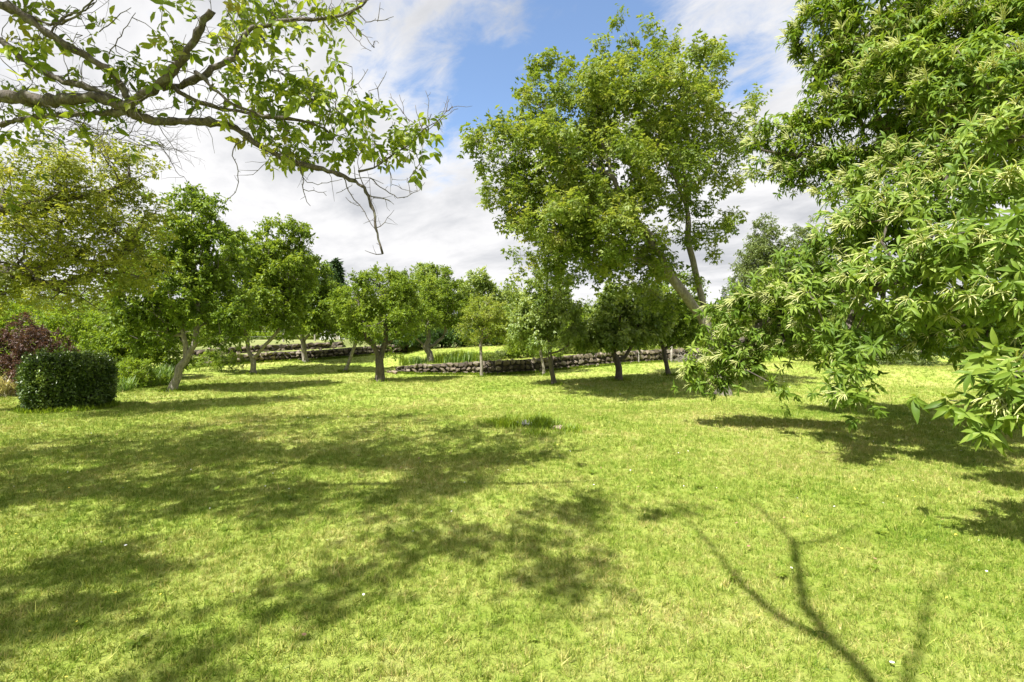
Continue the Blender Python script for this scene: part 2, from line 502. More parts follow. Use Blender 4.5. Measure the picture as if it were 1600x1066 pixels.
# ------------------------------------------------------------------ grass blades (geometry nodes, one object)
def grass():
    pts, scl, rot = [], [], []
    def zone(y0, y1, per_m2, s0, s1, pad=1.18):
        n = int((y1 - y0) * (y0 + y1) / 2 * 2.12 * pad * per_m2)
        y = np.sqrt(rng.uniform(y0 ** 2, y1 ** 2, n))
        x = rng.uniform(-1.06 * pad, 1.06 * pad, n) * y
        pts.append(np.stack([x, y], 1))
        scl.append(rng.uniform(s0, s1, n))
    zone(1.6, 4.0, 1500, 0.55, 1.15, 1.3)
    zone(4.0, 7.0, 800, 0.7, 1.3)
    zone(7.0, 12.0, 330, 0.9, 1.6)
    zone(12.0, 20.0, 110, 1.1, 2.0)
    zone(20.0, 30.0, 40, 1.3, 2.2, 1.05)
    p = np.concatenate(pts)
    s = np.concatenate(scl)
    # longer tufts here and there
    long_ = rng.random(len(s)) < 0.02
    s[long_] *= 1.7
    # no blades inside the walls
    yw = np.interp(p[:, 0], WA[:, 0], WA[:, 1])
    yb = np.interp(p[:, 0], WB[:, 0], WB[:, 1])
    bad = ((np.abs(p[:, 1] - yw - 0.1) < 0.3) & (p[:, 0] > WA[0, 0])) | ((p[:, 1] > yb - 0.1) & (p[:, 0] < WB[-1, 0]))
    p, s = p[~bad], s[~bad]
    z = height(p[:, 0], p[:, 1]) + 0.018 * np.sin(p[:, 0] * 1.1 + 0.7 * np.sin(p[:, 1] * 0.9)) * np.sin(p[:, 1] * 0.8 + 1.3)
    me = bpy.data.meshes.new('grass')
    me.vertices.add(len(p))
    co = np.stack([p[:, 0], p[:, 1], z - 0.004], 1).astype(np.float32)
    me.vertices.foreach_set('co', co.ravel())
    a = me.attributes.new('scl', 'FLOAT', 'POINT')
    a.data.foreach_set('value', s.astype(np.float32))
    a = me.attributes.new('yaw', 'FLOAT_VECTOR', 'POINT')
    r = np.stack([rng.normal(0, .12, len(p)), rng.normal(0, .12, len(p)), rng.uniform(0, 6.28, len(p))], 1)
    a.data.foreach_set('vector', r.astype(np.float32).ravel())
    me.materials.append(M['blade'])
    o = link('grass', me, kind='stuff')
    ng = bpy.data.node_groups.new('grass_tufts', 'GeometryNodeTree')
    ng.interface.new_socket('Geometry', in_out='INPUT', socket_type='NodeSocketGeometry')
    ng.interface.new_socket('Geometry', in_out='OUTPUT', socket_type='NodeSocketGeometry')
    N, L = ng.nodes, ng.links
    gi = N.new('NodeGroupInput')
    go = N.new('NodeGroupOutput')
    iop = N.new('GeometryNodeInstanceOnPoints')
    join = N.new('GeometryNodeJoinGeometry')
    tufts = N.new('GeometryNodeGeometryToInstance')
    for v in range(4):
        tj = N.new('GeometryNodeJoinGeometry')
        for k in range(9):
            cone = N.new('GeometryNodeMeshCone')
            cone.inputs['Vertices'].default_value = 3
            cone.inputs['Side Segments'].default_value = 1
            cone.inputs['Fill Segments'].default_value = 1
            cone.inputs['Radius Top'].default_value = 0.0004
            cone.inputs['Radius Bottom'].default_value = random.uniform(0.0024, 0.0040)
            Ln = random.uniform(0.024, 0.052)
            cone.inputs['Depth'].default_value = Ln
            tf = N.new('GeometryNodeTransform')
            an = random.uniform(0, 6.28)
            rr = random.uniform(0, 0.03)
            tf.inputs['Translation'].default_value = (rr * math.cos(an), rr * math.sin(an), 0)
            tf.inputs['Rotation'].default_value = (random.gauss(0, .62), random.gauss(0, .62), random.uniform(0, 6.28))
            tf.inputs['Scale'].default_value = (1, 0.35, 1)
            st = N.new('GeometryNodeStoreNamedAttribute')
            st.data_type = 'FLOAT'
            st.inputs['Name'].default_value = 'tone'
            st.inputs['Value'].default_value = random.random()
            L.new(cone.outputs[0], tf.inputs[0])
            L.new(tf.outputs[0], st.inputs[0])
            L.new(st.outputs[0], tj.inputs[0])
        sm_ = N.new('GeometryNodeSetMaterial')
        sm_.inputs['Material'].default_value = M['blade']
        L.new(tj.outputs[0], sm_.inputs[0])
        g2i = N.new('GeometryNodeGeometryToInstance')
        L.new(sm_.outputs[0], g2i.inputs[0])
        L.new(g2i.outputs[0], join.inputs[0])
    iop.inputs['Pick Instance'].default_value = True
    L.new(gi.outputs[0], iop.inputs['Points'])
    L.new(join.outputs[0], iop.inputs['Instance'])
    rv = N.new('FunctionNodeRandomValue')
    rv.data_type = 'INT'
    rv.inputs[4].default_value = 0
    rv.inputs[5].default_value = 3
    L.new(rv.outputs[2], iop.inputs['Instance Index'])
    a1 = N.new('GeometryNodeInputNamedAttribute'); a1.data_type = 'FLOAT_VECTOR'; a1.inputs[0].default_value = 'yaw'
    a2 = N.new('GeometryNodeInputNamedAttribute'); a2.data_type = 'FLOAT'; a2.inputs[0].default_value = 'scl'
    L.new(a1.outputs[0], iop.inputs['Rotation'])
    L.new(a2.outputs[0], iop.inputs['Scale'])
    N.remove(tufts)
    L.new(iop.outputs[0], go.inputs[0])
    md = o.modifiers.new('tufts', 'NODES')
    md.node_group = ng


grass()


# ------------------------------------------------------------------ tubes and leaves
def tube(path, radii, sides, V, Q, off):
    path = np.asarray(path, float)
    n = len(path)
    tan = np.zeros_like(path)
    tan[1:-1] = path[2:] - path[:-2]
    tan[0] = path[1] - path[0]
    tan[-1] = path[-1] - path[-2]
    tan /= np.linalg.norm(tan, axis=1)[:, None] + 1e-9
    up = np.array([0.31, 0.17, 0.93]) if abs(tan[0][2]) < 0.8 else np.array([1.0, 0.2, 0.1])
    a = np.cross(tan, up)
    a /= np.linalg.norm(a, axis=1)[:, None] + 1e-9
    b = np.cross(tan, a)
    th = np.arange(sides) / sides * 2 * np.pi
    ring = a[:, None, :] * np.cos(th)[None, :, None] + b[:, None, :] * np.sin(th)[None, :, None]
    v = path[:, None, :] + ring * np.asarray(radii)[:, None, None]
    V.append(v.reshape(-1, 3))
    i = np.arange(n - 1)[:, None] * sides
    j = np.arange(sides)[None, :]
    k = (j + 1) % sides
    q = np.stack([off + i + j, off + i + k, off + i + sides + k, off + i + sides + j], -1).reshape(-1, 4)
    Q.append(q)
    # cap at the end
    e = off + (n - 1) * sides
    if sides == 4:
        Q.append(np.array([[e, e + 1, e + 2, e + 3]]))
    elif sides == 3:
        pass
    else:
        for s in range(1, sides - 2, 2):
            Q.append(np.array([[e, e + s, e + s + 1, e + min(s + 2, sides - 1)]]) if s + 2 <= sides - 1 else np.array([[e, e + s, e + s + 1, e + s + 1]]))
    return off + n * sides


def wander(path, seg, amp, r):
    """resample a polyline at a spacing and roughen it"""
    path = np.asarray(path, float)
    d = np.r_[0, np.cumsum(np.linalg.norm(np.diff(path, axis=0), axis=1))]
    n = max(2, int(d[-1] / seg) + 1)
    t = np.linspace(0, d[-1], n)
    out = np.stack([np.interp(t, d, path[:, i]) for i in range(3)], 1)
    rr = np.interp(t, d, r)
    # smooth corners
    for _ in range(2):
        if n > 3:
            out[1:-1] = 0.25 * out[:-2] + 0.5 * out[1:-1] + 0.25 * out[2:]
    if n > 3:
        out[1:-1] += rng.normal(0, 1, (n - 2, 3)) * amp
    return out, rr


# leaf templates: rows of (u along, v across, w up); tris
def tmpl_simple():
    v = np.array([[0, 0, 0], [0.45, 0.5, 0.10], [1, 0, -0.12], [0.45, -0.5, 0.10]])
    q = np.array([[0, 1, 2], [0, 2, 3]])
    return v, q


def tmpl_fine():
    v = np.array([[0, 0, 0], [.22, .36, .05], [.55, .5, .04], [.82, .27, -.05], [1, 0, -.16], [.82, -.27, -.05], [.55, -.5, .04], [.22, -.36, .05], [.4, 0, -.02], [.7, 0, -.06]])
    q = np.array([[0, 8, 1], [1, 8, 2], [8, 9, 2], [2, 9, 3], [9, 4, 3], [0, 7, 8], [7, 6, 8], [8, 6, 9], [6, 5, 9], [9, 5, 4]])
    return v, q


def tmpl_lance():
    v = np.array([[0, 0, 0], [.3, .42, .07], [.62, .5, .0], [1, 0, -.32], [.62, -.5, .0], [.3, -.42, .07], [.33, 0, 0], [.68, 0, -.08]])
    q = np.array([[0, 6, 1], [1, 6, 2], [6, 7, 2], [2, 7, 3], [0, 5, 6], [5, 4, 6], [6, 4, 7], [4, 3, 7]])
    return v, q


def tmpl_loose(seed, n_pair=3):
    """walnut leaf: separate oval leaflets hanging each its own way from a curved stalk"""
    r = np.random.default_rng(seed)
    bv, bq = tmpl_fine()
    V, Q, off = [], [], 0
    spots = [(0.66, 0.0, 0.44)]
    for k in range(n_pair):
        b = 0.26 + 0.34 * k / max(1, n_pair - 1)
        for sd in (1, -1):
            if r.random() < 0.12:
                continue
            spots.append((b + r.uniform(-.03, .03), sd * r.uniform(0.7, 1.25), (0.26 + 0.07 * k) * r.uniform(0.85, 1.2)))
    for b, ang, L in spots:
        c, sn = math.cos(ang), math.sin(ang)
        pit = r.uniform(-0.9, 0.35)
        rol = r.normal(0, 0.5)
        x, y, z = bv[:, 0] * L, bv[:, 1] * L * 0.46, bv[:, 2] * L
        y, z = y * math.cos(rol) - z * math.sin(rol), y * math.sin(rol) + z * math.cos(rol)
        x, z = x * math.cos(pit) - z * math.sin(pit), x * math.sin(pit) + z * math.cos(pit)
        V.append(np.stack([b + x * c - y * sn, x * sn + y * c, z - 0.12 * b * b], 1))
        Q.append(bq + off)
        off += len(bv)
    V.append(np.array([[0, 0.008, 0], [0, -0.008, 0], [0.68, 0.0, -0.055]]))
    Q.append(np.array([[off, off + 1, off + 2]]))
    return np.concatenate(V), np.concatenate(Q)


def tmpl_pinnate(n_pair=2, fine=False, wl=0.30):
    """compound leaf: leaflets along a stalk; v is already in units of the leaf length"""
    bv, bq = tmpl_fine() if fine else tmpl_simple()
    V, Q, off = [], [], 0
    def leaflet(base, ang, L):
        nonlocal off
        c, s = math.cos(ang), math.sin(ang)
        x = bv[:, 0] * L
        y = bv[:, 1] * L * 0.52
        zz = bv[:, 2] * L
        V.append(np.stack([base + x * c - y * s, x * s + y * c, zz - 0.10 * (base + x * c) ** 2 - 0.12 * np.abs(x * s + y * c)], 1))
        Q.append(bq + off)
        off += len(bv)
    for k in range(n_pair):
        b = 0.25 + 0.42 * k / max(1, n_pair - 1) if n_pair > 1 else 0.35
        L = 0.33 + 0.07 * k
        leaflet(b, 1.05, L)
        leaflet(b + 0.03, -1.05, L)
    leaflet(0.66, 0.0, 0.46)
    # stalk
    V.append(np.array([[0, 0.008, 0], [0, -0.008, 0], [0.68, 0.0, -0.045]]))
    Q.append(np.array([[off, off + 1, off + 2]]))
    return np.concatenate(V), np.concatenate(Q)


T_SIMPLE, T_FINE, T_LANCE = tmpl_simple(), tmpl_fine(), tmpl_lance()
T_PIN = tmpl_pinnate(2)
T_PIN_FINE = tmpl_loose(4, 3)


def basis(d, nrm):
    d = d / (np.linalg.norm(d, axis=1)[:, None] + 1e-9)
    nrm = nrm - d * np.sum(d * nrm, axis=1)[:, None]
    nrm /= np.linalg.norm(nrm, axis=1)[:, None] + 1e-9
    s = np.cross(nrm, d)
    return d, s, nrm


def leaves_mesh(name, pos, d, nrm, L, W, tm, mat, rnd=None, base=(0, 0, 0), extra=None):
    tv, tq = tm
    d, s, nn = basis(d, nrm)
    L = np.broadcast_to(L, len(pos))[:, None, None]
    W = np.broadcast_to(W, len(pos))[:, None, None]
    v = (pos[:, None, :] + d[:, None, :] * tv[None, :, 0:1] * L + s[:, None, :] * tv[None, :, 1:2] * W + nn[:, None, :] * tv[None, :, 2:3] * L)
    v = v - np.asarray(base)
    k = len(tv)
    q = (tq[None] + (np.arange(len(pos)) * k)[:, None, None]).reshape(-1, 3)
    if rnd is None:
        rnd = rng.random(len(pos))
    r = np.repeat(rnd, k)
    v = v.reshape(-1, 3)
    fl = [q]
    if extra is not None:      # extra tubes (verts, quads) joined in with the leaf mesh
        ev, eq = extra
        fl.append(eq + len(v))
        v = np.concatenate([v, ev - np.asarray(base)])
        r = np.r_[r, np.full(len(ev), 0.3)]
    return mesh_np(name, v, fl, mat, False, r)


def skeleton(paths, targets, amp, seg=0.28, bias=0.25, droop=0.0):
    """paths: polylines [(pts, parent_hint)]; returns nodes, parent, chain info. Greedy nearest attachment."""
    nodes, par, dist = [], [], []
    for pts in paths:
        pts = np.asarray(pts, float)
        if nodes:
            arr = np.array(nodes)
            j0 = int(np.argmin(np.linalg.norm(arr - pts[0], axis=1)))
            prev, dd = j0, dist[j0]
            start = 1
        else:
            nodes.append(pts[0]); par.append(-1); dist.append(0.0)
            prev, dd, start = 0, 0.0, 1
        full, _ = wander(pts, seg, amp * 0.5, np.ones(len(pts)))
        for p in full[start:]:
            dd += np.linalg.norm(p - nodes[prev])
            nodes.append(p); par.append(prev); dist.append(dd)
            prev = len(nodes) - 1
    npath = len(nodes)
    arr = np.zeros((npath + len(targets) * 14 + 10, 3))
    dis = np.zeros(len(arr))
    arr[:npath] = nodes
    dis[:npath] = dist
    n = npath
    # order targets by distance from the main limbs
    dmin = np.array([np.min(np.linalg.norm(arr[:npath] - t, axis=1)) for t in targets])
    tips = []
    low = max(2, int(npath * 0.0))
    zmin = arr[0, 2]
    for ti in np.argsort(dmin):
        t = targets[ti]
        vec = t - arr[:n]
        dd = np.linalg.norm(vec, axis=1)
        cost = dd + bias * dis[:n] + 0.6 * np.maximum(0, arr[:n, 2] - t[2])
        first = (np.arange(n) < 3)
        cost[first] += 5
        j = int(np.argmin(cost))
        a = arr[j]
        m = max(1, int(dd[j] / seg))
        m = min(m, 12)
        prev = j
        side = rng.normal(0, 1, 3) * amp * 2
        for k in range(1, m + 1):
            f = k / m
            p = a + (t - a) * f
            if k < m:
                p = p + side * math.sin(f * math.pi) * 1.0 + rng.normal(0, amp, 3) + np.array([0, 0, 0.12 * dd[j] * math.sin(f * math.pi)])
            arr[n] = p
            par.append(prev)
            dis[n] = dis[prev] + dd[j] / m
            prev = n
            n += 1
        tips.append(prev)
    return arr[:n], np.array(par), tips, npath


def skeleton_mesh(nodes, par, tips, tip_r, base_r, maxside=8, base=(0, 0, 0), flare=1.35, minr=0.0):
    n = len(nodes)
    cnt = np.zeros(n)
    for t in tips:
        cnt[t] += 1
    leafn = np.ones(n, bool)
    leafn[par[par >= 0]] = False
    cnt[leafn & (cnt == 0)] = 1
    for i in range(n - 1, 0, -1):
        cnt[par[i]] += cnt[i]
    N = max(2, cnt[0])
    pw = math.log(base_r / tip_r) / math.log(N)
    r = tip_r * np.maximum(1, cnt) ** pw
    main = -np.ones(n, int)
    best = np.zeros(n)
    for i in range(1, n):
        if cnt[i] > best[par[i]]:
            best[par[i]] = cnt[i]
            main[par[i]] = i
    z0 = nodes[0][2]
    V, Q, off = [], [], 0
    starts = [0] + [i for i in range(1, n) if main[par[i]] != i]
    for s in starts:
        ch = [s]
        while main[ch[-1]] >= 0:
            ch.append(main[ch[-1]])
        pts = nodes[ch]
        rr = r[ch].copy()
        if s != 0:
            pts = np.vstack([nodes[par[s]], pts])
            rr = np.r_[min(r[par[s]], rr[0] * 1.15), rr]
        else:
            hgt = pts[:, 2] - z0
            rr = rr * (1 + (flare - 1) * np.exp(-hgt / (base_r * 1.6)))
        if len(pts) < 2:
            continue
        rr[-1] *= 0.5
        sides = maxside if rr[0] > 0.05 else (5 if rr[0] > 0.015 else 3)
        if rr[0] < minr:
            continue
        off = tube(pts, rr, sides, V, Q, off)
    return np.concatenate(V) - np.asarray(base), np.concatenate(Q)


def lobe_points(lobes, n, shell=0.35):
    """lobes: (px,py,Y,rx_px,ry_px[,depth_m[,weight]]). returns points and the lobe centre each belongs to"""
    C, R, Wt = [], [], []
    for lb in lobes:
        px, py, Y, rx, ry = lb[:5]
        c = P(px, py, Y)
        a, b = rx / F * Y, ry / F * Y
        dd = lb[5] if len(lb) > 5 and lb[5] else (a + b) / 2
        C.append(c); R.append((a, dd, b))
        Wt.append((lb[6] if len(lb) > 6 else 1.0) * (a * b * dd) ** 0.85)
    C, R, Wt = np.array(C), np.array(R), np.array(Wt)
    k = rng.choice(len(C), n, p=Wt / Wt.sum())
    v = rng.normal(0, 1, (n, 3))
    v /= np.linalg.norm(v, axis=1)[:, None]
    rad = (shell + (1 - shell) * rng.random(n)) ** (1 / 1.6)
    return C[k] + v * rad[:, None] * R[k], C[k]


def cluster_leaves(tips, centres, per, R, twigs=7, up=0.25, droop=0.35, nup=1.0, keep=None, squash=0.8):
    """leaf positions on small twigs round every tip"""
    n = len(tips)
    out = tips - centres
    out /= np.linalg.norm(out, axis=1)[:, None] + 1e-6
    m = n * twigs
    ti = np.repeat(np.arange(n), twigs)
    td = rng.normal(0, 1, (m, 3)) + out[ti] * 0.7 + np.array([0, 0, up])
    td[:, 2] *= squash
    td /= np.linalg.norm(td, axis=1)[:, None]
    tl = R * rng.uniform(0.5, 1.15, m)
    lp = max(1, int(per / twigs))
    li = np.repeat(np.arange(m), lp)
    f = rng.uniform(0.15, 1.0, len(li))
    pos = tips[ti[li]] + td[li] * (tl[li] * f)[:, None] + rng.normal(0, 0.025, (len(li), 3))
    pos[:, 2] -= 0.15 * R * f ** 2
    d = td[li] * 0.6 + rng.normal(0, 0.75, (len(li), 3)) + np.array([0, 0, -droop])
    nr = rng.normal(0, 0.45, (len(li), 3)) + np.array([0, 0, nup])
    cr = rng.random(n)
    rnd = np.clip(0.45 * cr[ti[li]] + 0.55 * rng.random(len(li)), 0, 1)
    tw = (tips[ti], tips[ti] + td * tl[:, None] * 0.95 - np.array([0, 0, 0.12]) * R)
    return pos, d, nr, rnd, tw


def twig_tubes(a, b, r, base=(0, 0, 0)):
    """many thin straight 3-sided twigs at once"""
    n = len(a)
    t = b - a
    t /= np.linalg.norm(t, axis=1)[:, None] + 1e-9
    s = np.cross(t, np.array([0.3, 0.2, 0.93]))
    s /= np.linalg.norm(s, axis=1)[:, None] + 1e-9
    u = np.cross(t, s)
    v = np.zeros((n, 6, 3))
    for k in range(3):
        an = k * 2.0944
        o = (s * math.cos(an) + u * math.sin(an)) * r
        v[:, k] = a + o
        v[:, 3 + k] = b + o * 0.35
    q = np.array([[0, 1, 4, 3], [1, 2, 5, 4], [2, 0, 3, 5]])
    q = (q[None] + (np.arange(n) * 6)[:, None, None]).reshape(-1, 4)
    return v.reshape(-1, 3) - np.asarray(base), q


def tree(name, label, cat, paths, base_r, lobes, n_tips, per, R, leaf, lm, bm, tm=None, seg=0.28, amp=0.035, twigs=7, droop=0.35,
         tip_r=0.006, group=None, squash=0.8, twig_r=0.003, bias=0.25, up=0.25, shell=0.35, flare=1.6, nup=1.0, limbs=(), zlow=0.35):
    tm = tm or T_SIMPLE
    p0 = np.asarray(paths[0][0], float).copy()
    p0[2] = H(p0[0], p0[1])
    paths = [np.asarray(q, float).copy() for q in paths]
    paths[0][0] = p0 - np.array([0, 0, 0.06])
    root = thing(name, label, cat, tuple(p0), group)
    tips, cen = lobe_points(lobes, n_tips, shell)
    tips[:, 2] = np.maximum(tips[:, 2], p0[2] + zlow)
    nodes, par, ends, npath = skeleton(paths, tips, amp, seg, bias)
    v, q = skeleton_mesh(nodes, par, ends, tip_r, base_r, 8, p0, flare)
    link('trunk', mesh_np(name + '_trunk', v, [q], bm, True), root)
    pos, d, nr, rnd, tw = cluster_leaves(tips, cen, per, R, twigs, up, droop, nup, squash=squash)
    L = leaf[0] * rng.uniform(0.7, 1.25, len(pos))
    W = (L if tm is T_PIN or tm is T_PIN_FINE else L * leaf[1])
    link('crown', leaves_mesh(name + '_crown', pos, d, nr, L, W, tm, lm, rnd, p0), root, kind='stuff')
    sel = rng.random(len(tw[0])) < 0.6
    v, q = twig_tubes(tw[0][sel], tw[1][sel], twig_r, p0)
    link('twigs', mesh_np(name + '_twigs', v, [q], bm), root, kind='stuff')
    return root


# ------------------------------------------------------------------ stone walls
def hull_stone(i):
    r = random.Random(100 + i)
    bm = bmesh.new()
    for k in range(15):
        # points on a rounded block
        x, y, z = (r.uniform(-1, 1) for _ in range(3))
        m = (abs(x) ** 4 + abs(y) ** 4 + abs(z) ** 4) ** 0.25
        bm.verts.new((0.5 * x / m, 0.5 * y / m, 0.5 * z / m))
    bmesh.ops.convex_hull(bm, input=bm.verts)
    for v in [v for v in bm.verts if not v.link_faces]:
        bm.verts.remove(v)
    me = bpy.data.meshes.new('stone_shape')
    bm.to_mesh(me)
    bm.free()
    me.materials.append(M['stone'])
    return me


STONES = [hull_stone(i) for i in range(14)]


def stone_wall(name, label, ys, hfun, x0, x1, sw, group=None, thick=0.34, yoff=0.0, zbase=None, coping=True):
    """rubble wall following the depth profile ys, from x0 to x1"""
    xs = np.arange(x0, x1 + 0.01, 0.25)
    yy = np.interp(xs, ys[:, 0], ys[:, 1]) + yoff
    zb = (height(xs, yy - 0.25) if zbase is None else zbase(xs, yy)) - 0.05
    ht = hfun(xs) + 0.05
    rt = thing(name, label, 'stone wall', (float(xs[0]), float(yy[0]), float(zb[0])), group)
    b0 = np.array(rt.location)
    # mortar core
    prof = []
    for x, y, z, h in zip(xs, yy, zb, ht):
        prof.append([(x, y + 0.07, z - 0.1), (x, y + thick, z - 0.1), (x, y + thick, z + h - 0.03), (x, y + 0.07, z + h - 0.03)])
    prof = np.array(prof)
    n = len(prof)
    V = prof.reshape(-1, 3) - b0
    Q = []
    for i in range(n - 1):
        for k in range(4):
            Q.append([i * 4 + k, i * 4 + (k + 1) % 4, (i + 1) * 4 + (k + 1) % 4, (i + 1) * 4 + k])
    Q.append([0, 1, 2, 3])
    Q.append([(n - 1) * 4 + 3, (n - 1) * 4 + 2, (n - 1) * 4 + 1, (n - 1) * 4])
    link('mortar', mesh_np(name + '_mortar', V, [np.array(Q)], M['mortar']), rt)
    # stones by courses
    total = np.r_[0, np.cumsum(np.hypot(np.diff(xs), np.diff(yy)))]
    cnt = 0
    ncourse = max(2, int(round(float(np.mean(ht)) / 0.215)))
    for c in range(ncourse):
        s = random.uniform(0, 0.1)
        while s < total[-1] and cnt < 296:
            wd = random.choice([0.17, 0.20, 0.24, 0.30]) * sw
            x = float(np.interp(s + wd / 2, total, xs))
            y = float(np.interp(x, xs, yy))
            z = float(np.interp(x, xs, zb))
            h = float(np.interp(x, xs, ht))
            ch = h / ncourse
            y2 = float(np.interp(x + 0.1, xs, yy))
            hh = ch * random.uniform(0.80, 1.05)
            if c == ncourse - 1:
                hh = ch * random.uniform(0.85, 1.15)
            o = link('stone', random.choice(STONES), rt)
            o.location = (x - b0[0], y + 0.06 - b0[1] + random.uniform(-0.02, 0.02), z + ch * (c + 0.5) - b0[2] + random.uniform(-0.025, 0.025))
            o.scale = (wd * 0.96, 0.24 + random.uniform(0, 0.06), hh)
            o.rotation_euler = (random.uniform(-.2, .2), random.uniform(-0.45, 0.45), math.atan2(y2 - y, 0.1))
            s += wd * 0.97
            cnt += 1
    return rt


stone_wall('stone_wall', 'low curving rubble stone retaining wall in front of the flowerbed in the middle of the lawn', WA, wa_h, WA[0, 0], 10.6, 1.25)
stone_wall('stone_wall', 'low rubble stone wall behind the trees on the left, rising with the lawn', WB, wb_h, WB[0, 0], WB[-1, 0], 1.2)
stone_wall('stone_wall', 'narrow upper tier of dry stone set back above the left wall', WB, lambda x: 0.42 + 0 * x, WB[0, 0] + 0.3, P(535, 0, 29.5)[0], 1.5,
           yoff=1.2, zbase=lambda x, y: height(x, y - 0.2) - 0.02)

# a few loose stones where the front wall runs out
for i, (px, Y, s, lab) in enumerate([(608, 22.6, 0.24, 'loose buff stone lying farthest left off the end of the middle wall'), (616, 22.1, 0.30, 'larger pale stone fallen beside the left end of the middle wall')]):
    o = link('fallen_stone', STONES[i + 3].copy())
    o.data.materials[0] = M['rock_pink']
    x = P(px, 0, Y)[0]
    o.location = (x, Y, H(x, Y) + s * 0.25)
    o.scale = (s, s * 0.8, s * 0.6)
    tag(o, lab, 'stone')

# ------------------------------------------------------------------ fence behind the left wall
fr = thing('wire_fence', 'wire fence on weathered posts above the stone wall on the left', 'fence', (P(440, 0, 29)[0], 29, H(P(440, 0, 29)[0], 29)))
fb = np.array(fr.location)
fpts = []
for px, Y, top in [(352, 28.0, 0), (443, 29.3, 0), (492, 30.2, 0), (531, 31, 1), (580, 32, 0)]:
    x = P(px, 0, Y)[0]
    z = H(x, Y)
    fpts.append((x, Y, z))
    V, Q = [], []
    tube([(x, Y, z - 0.1), (x, Y, z + 0.7), (x, Y, z + 1.25 + 0.3 * top)], [0.055, 0.052, 0.05], 6, V, Q, 0)
    link('post', mesh_np('fence_post', np.concatenate(V) - fb, Q, M['wood_pale'] if not top else M['white_paint'], True), fr)
for hgt in (0.35, 0.65, 0.95, 1.15):
    V, Q = [], []
    tube([(a, b, c + hgt) for a, b, c in fpts], [0.006] * len(fpts), 4, V, Q, 0)
    link('wire', mesh_np('fence_wire', np.concatenate(V) - fb, Q, M['wire']), fr)


# ------------------------------------------------------------------ orchard trees
def Q3(*pts):
    return [P(*p) for p in pts]


tree('cherry_tree', 'leafy tree with leaning pale trunk nearest the clipped bush', 'tree',
     [Q3((268, 612, 15.2), (276, 585, 15.2), (291, 558, 15.3), (306, 541, 15.3), (309, 510, 15.3), (306, 450, 15.3), (302, 380, 15.4), (300, 330, 15.4)),
      Q3((294, 556, 15.3), (288, 540, 15.2), (284, 505, 15.1), (262, 450, 15.0))],
     0.115,
     [(300, 345, 15.3, 46, 46), (255, 385, 15.0, 50, 50), (340, 400, 15.5, 46, 50), (268, 450, 15.2, 74, 55, 1.6), (335, 475, 15.3, 52, 48, 1.3),
      (218, 455, 15.4, 42, 60), (245, 510, 15.6, 60, 36, 1.2), (300, 306, 15.3, 22, 18), (262, 320, 15.3, 26, 24), (326, 318, 15.3, 18, 14), (340, 525, 15.0, 36, 22)],
     430, 98, 0.40, (0.115, 0.56), M['cherry'], M['bark_pale'], twigs=7, droop=0.5)

tree('cherry_tree', 'spreading leafy tree with forked trunk, second from the left along the lawn', 'tree',
     [Q3((396, 588, 21.5), (396, 570, 21.5), (396, 560, 21.5), (386, 540, 21.6), (380, 500, 21.6), (385, 440, 21.5)),
      Q3((396, 562, 21.5), (408, 546, 21.3), (425, 530, 21.2), (445, 505, 21.2), (450, 440, 21.2), (448, 380, 21.2))],
     0.11,
     [(448, 372, 21.2, 32, 32), (400, 400, 21.3, 50, 36), (445, 420, 21.4, 46, 45), (375, 455, 21.5, 50, 52, 1.6), (430, 475, 21.3, 56, 40, 1.6),
      (350, 505, 21.3, 40, 30), (460, 505, 21.0, 30, 22), (372, 390, 21.6, 30, 26), (465, 365, 21.2, 14, 26)],
     430, 98, 0.50, (0.135, 0.58), M['cherry_light'], M['bark_mid'], droop=0.4)

tree('cherry_tree', 'dark leafy tree with pale straight trunk close to the left stone wall', 'tree',
     [Q3((478, 570, 26), (476, 550, 26), (472, 525, 26), (475, 480, 26), (480, 440, 26)), Q3((474, 540, 26), (462, 522, 26), (450, 505, 26)), Q3((473, 535, 26), (490, 515, 26), (515, 490, 26))],
     0.13,
     [(480, 440, 26, 36, 34), (500, 480, 26, 46, 36, 1.7), (462, 490, 26, 36, 30), (520, 505, 25.5, 30, 22), (470, 415, 26, 22, 16)],
     300, 91, 0.5, (0.15, 0.6), M['cherry'], M['bark_pale'], droop=0.4)

tree('young_tree', 'small tree with thin curved trunk bending right, between the pale trunk and the gnarled apple', 'tree',
     [Q3((538, 580, 22.5), (546, 568, 22.5), (551, 552, 22.5), (552, 542, 22.5), (560, 528, 22.5), (556, 505, 22.5))],
     0.075,
     [(552, 508, 22.5, 34, 20), (538, 492, 22.5, 30, 20), (575, 518, 22.3, 22, 14)],
     90, 70, 0.34, (0.085, 0.55), M['cherry_light'], M['bark_pale'])

APPLE = 'old apple trees of the orchard'
tree('apple_tree', 'gnarled apple tree with thick dark trunk and rounded bright crown left of the middle wall', 'tree',
     [Q3((594, 598, 18.5), (594, 585, 18.5), (595, 566, 18.5), (590, 548, 18.4), (575, 530, 18.2), (562, 500, 18.0), (560, 470, 18)),
      Q3((595, 566, 18.5), (602, 545, 18.6), (604, 515, 18.7), (598, 470, 18.6), (592, 440, 18.5)),
      Q3((603, 540, 18.6), (622, 520, 18.7), (640, 500, 18.8))],
     0.15,
     [(590, 452, 18.5, 52, 30), (556, 478, 18.2, 36, 34), (625, 486, 18.7, 40, 38), (592, 500, 17.8, 50, 26, 0.9), (548, 505, 18.5, 26, 22), (632, 518, 18.5, 26, 16),
      (600, 432, 18.8, 34, 16), (570, 525, 18.0, 26, 12), (622, 447, 18.8, 26, 22), (620, 555, 18.0, 9, 7)],
     330, 84, 0.33, (0.088, 0.6), M['apple'], M['bark_dark'], twigs=8, droop=0.1, up=0.8, amp=0.05, group=APPLE)
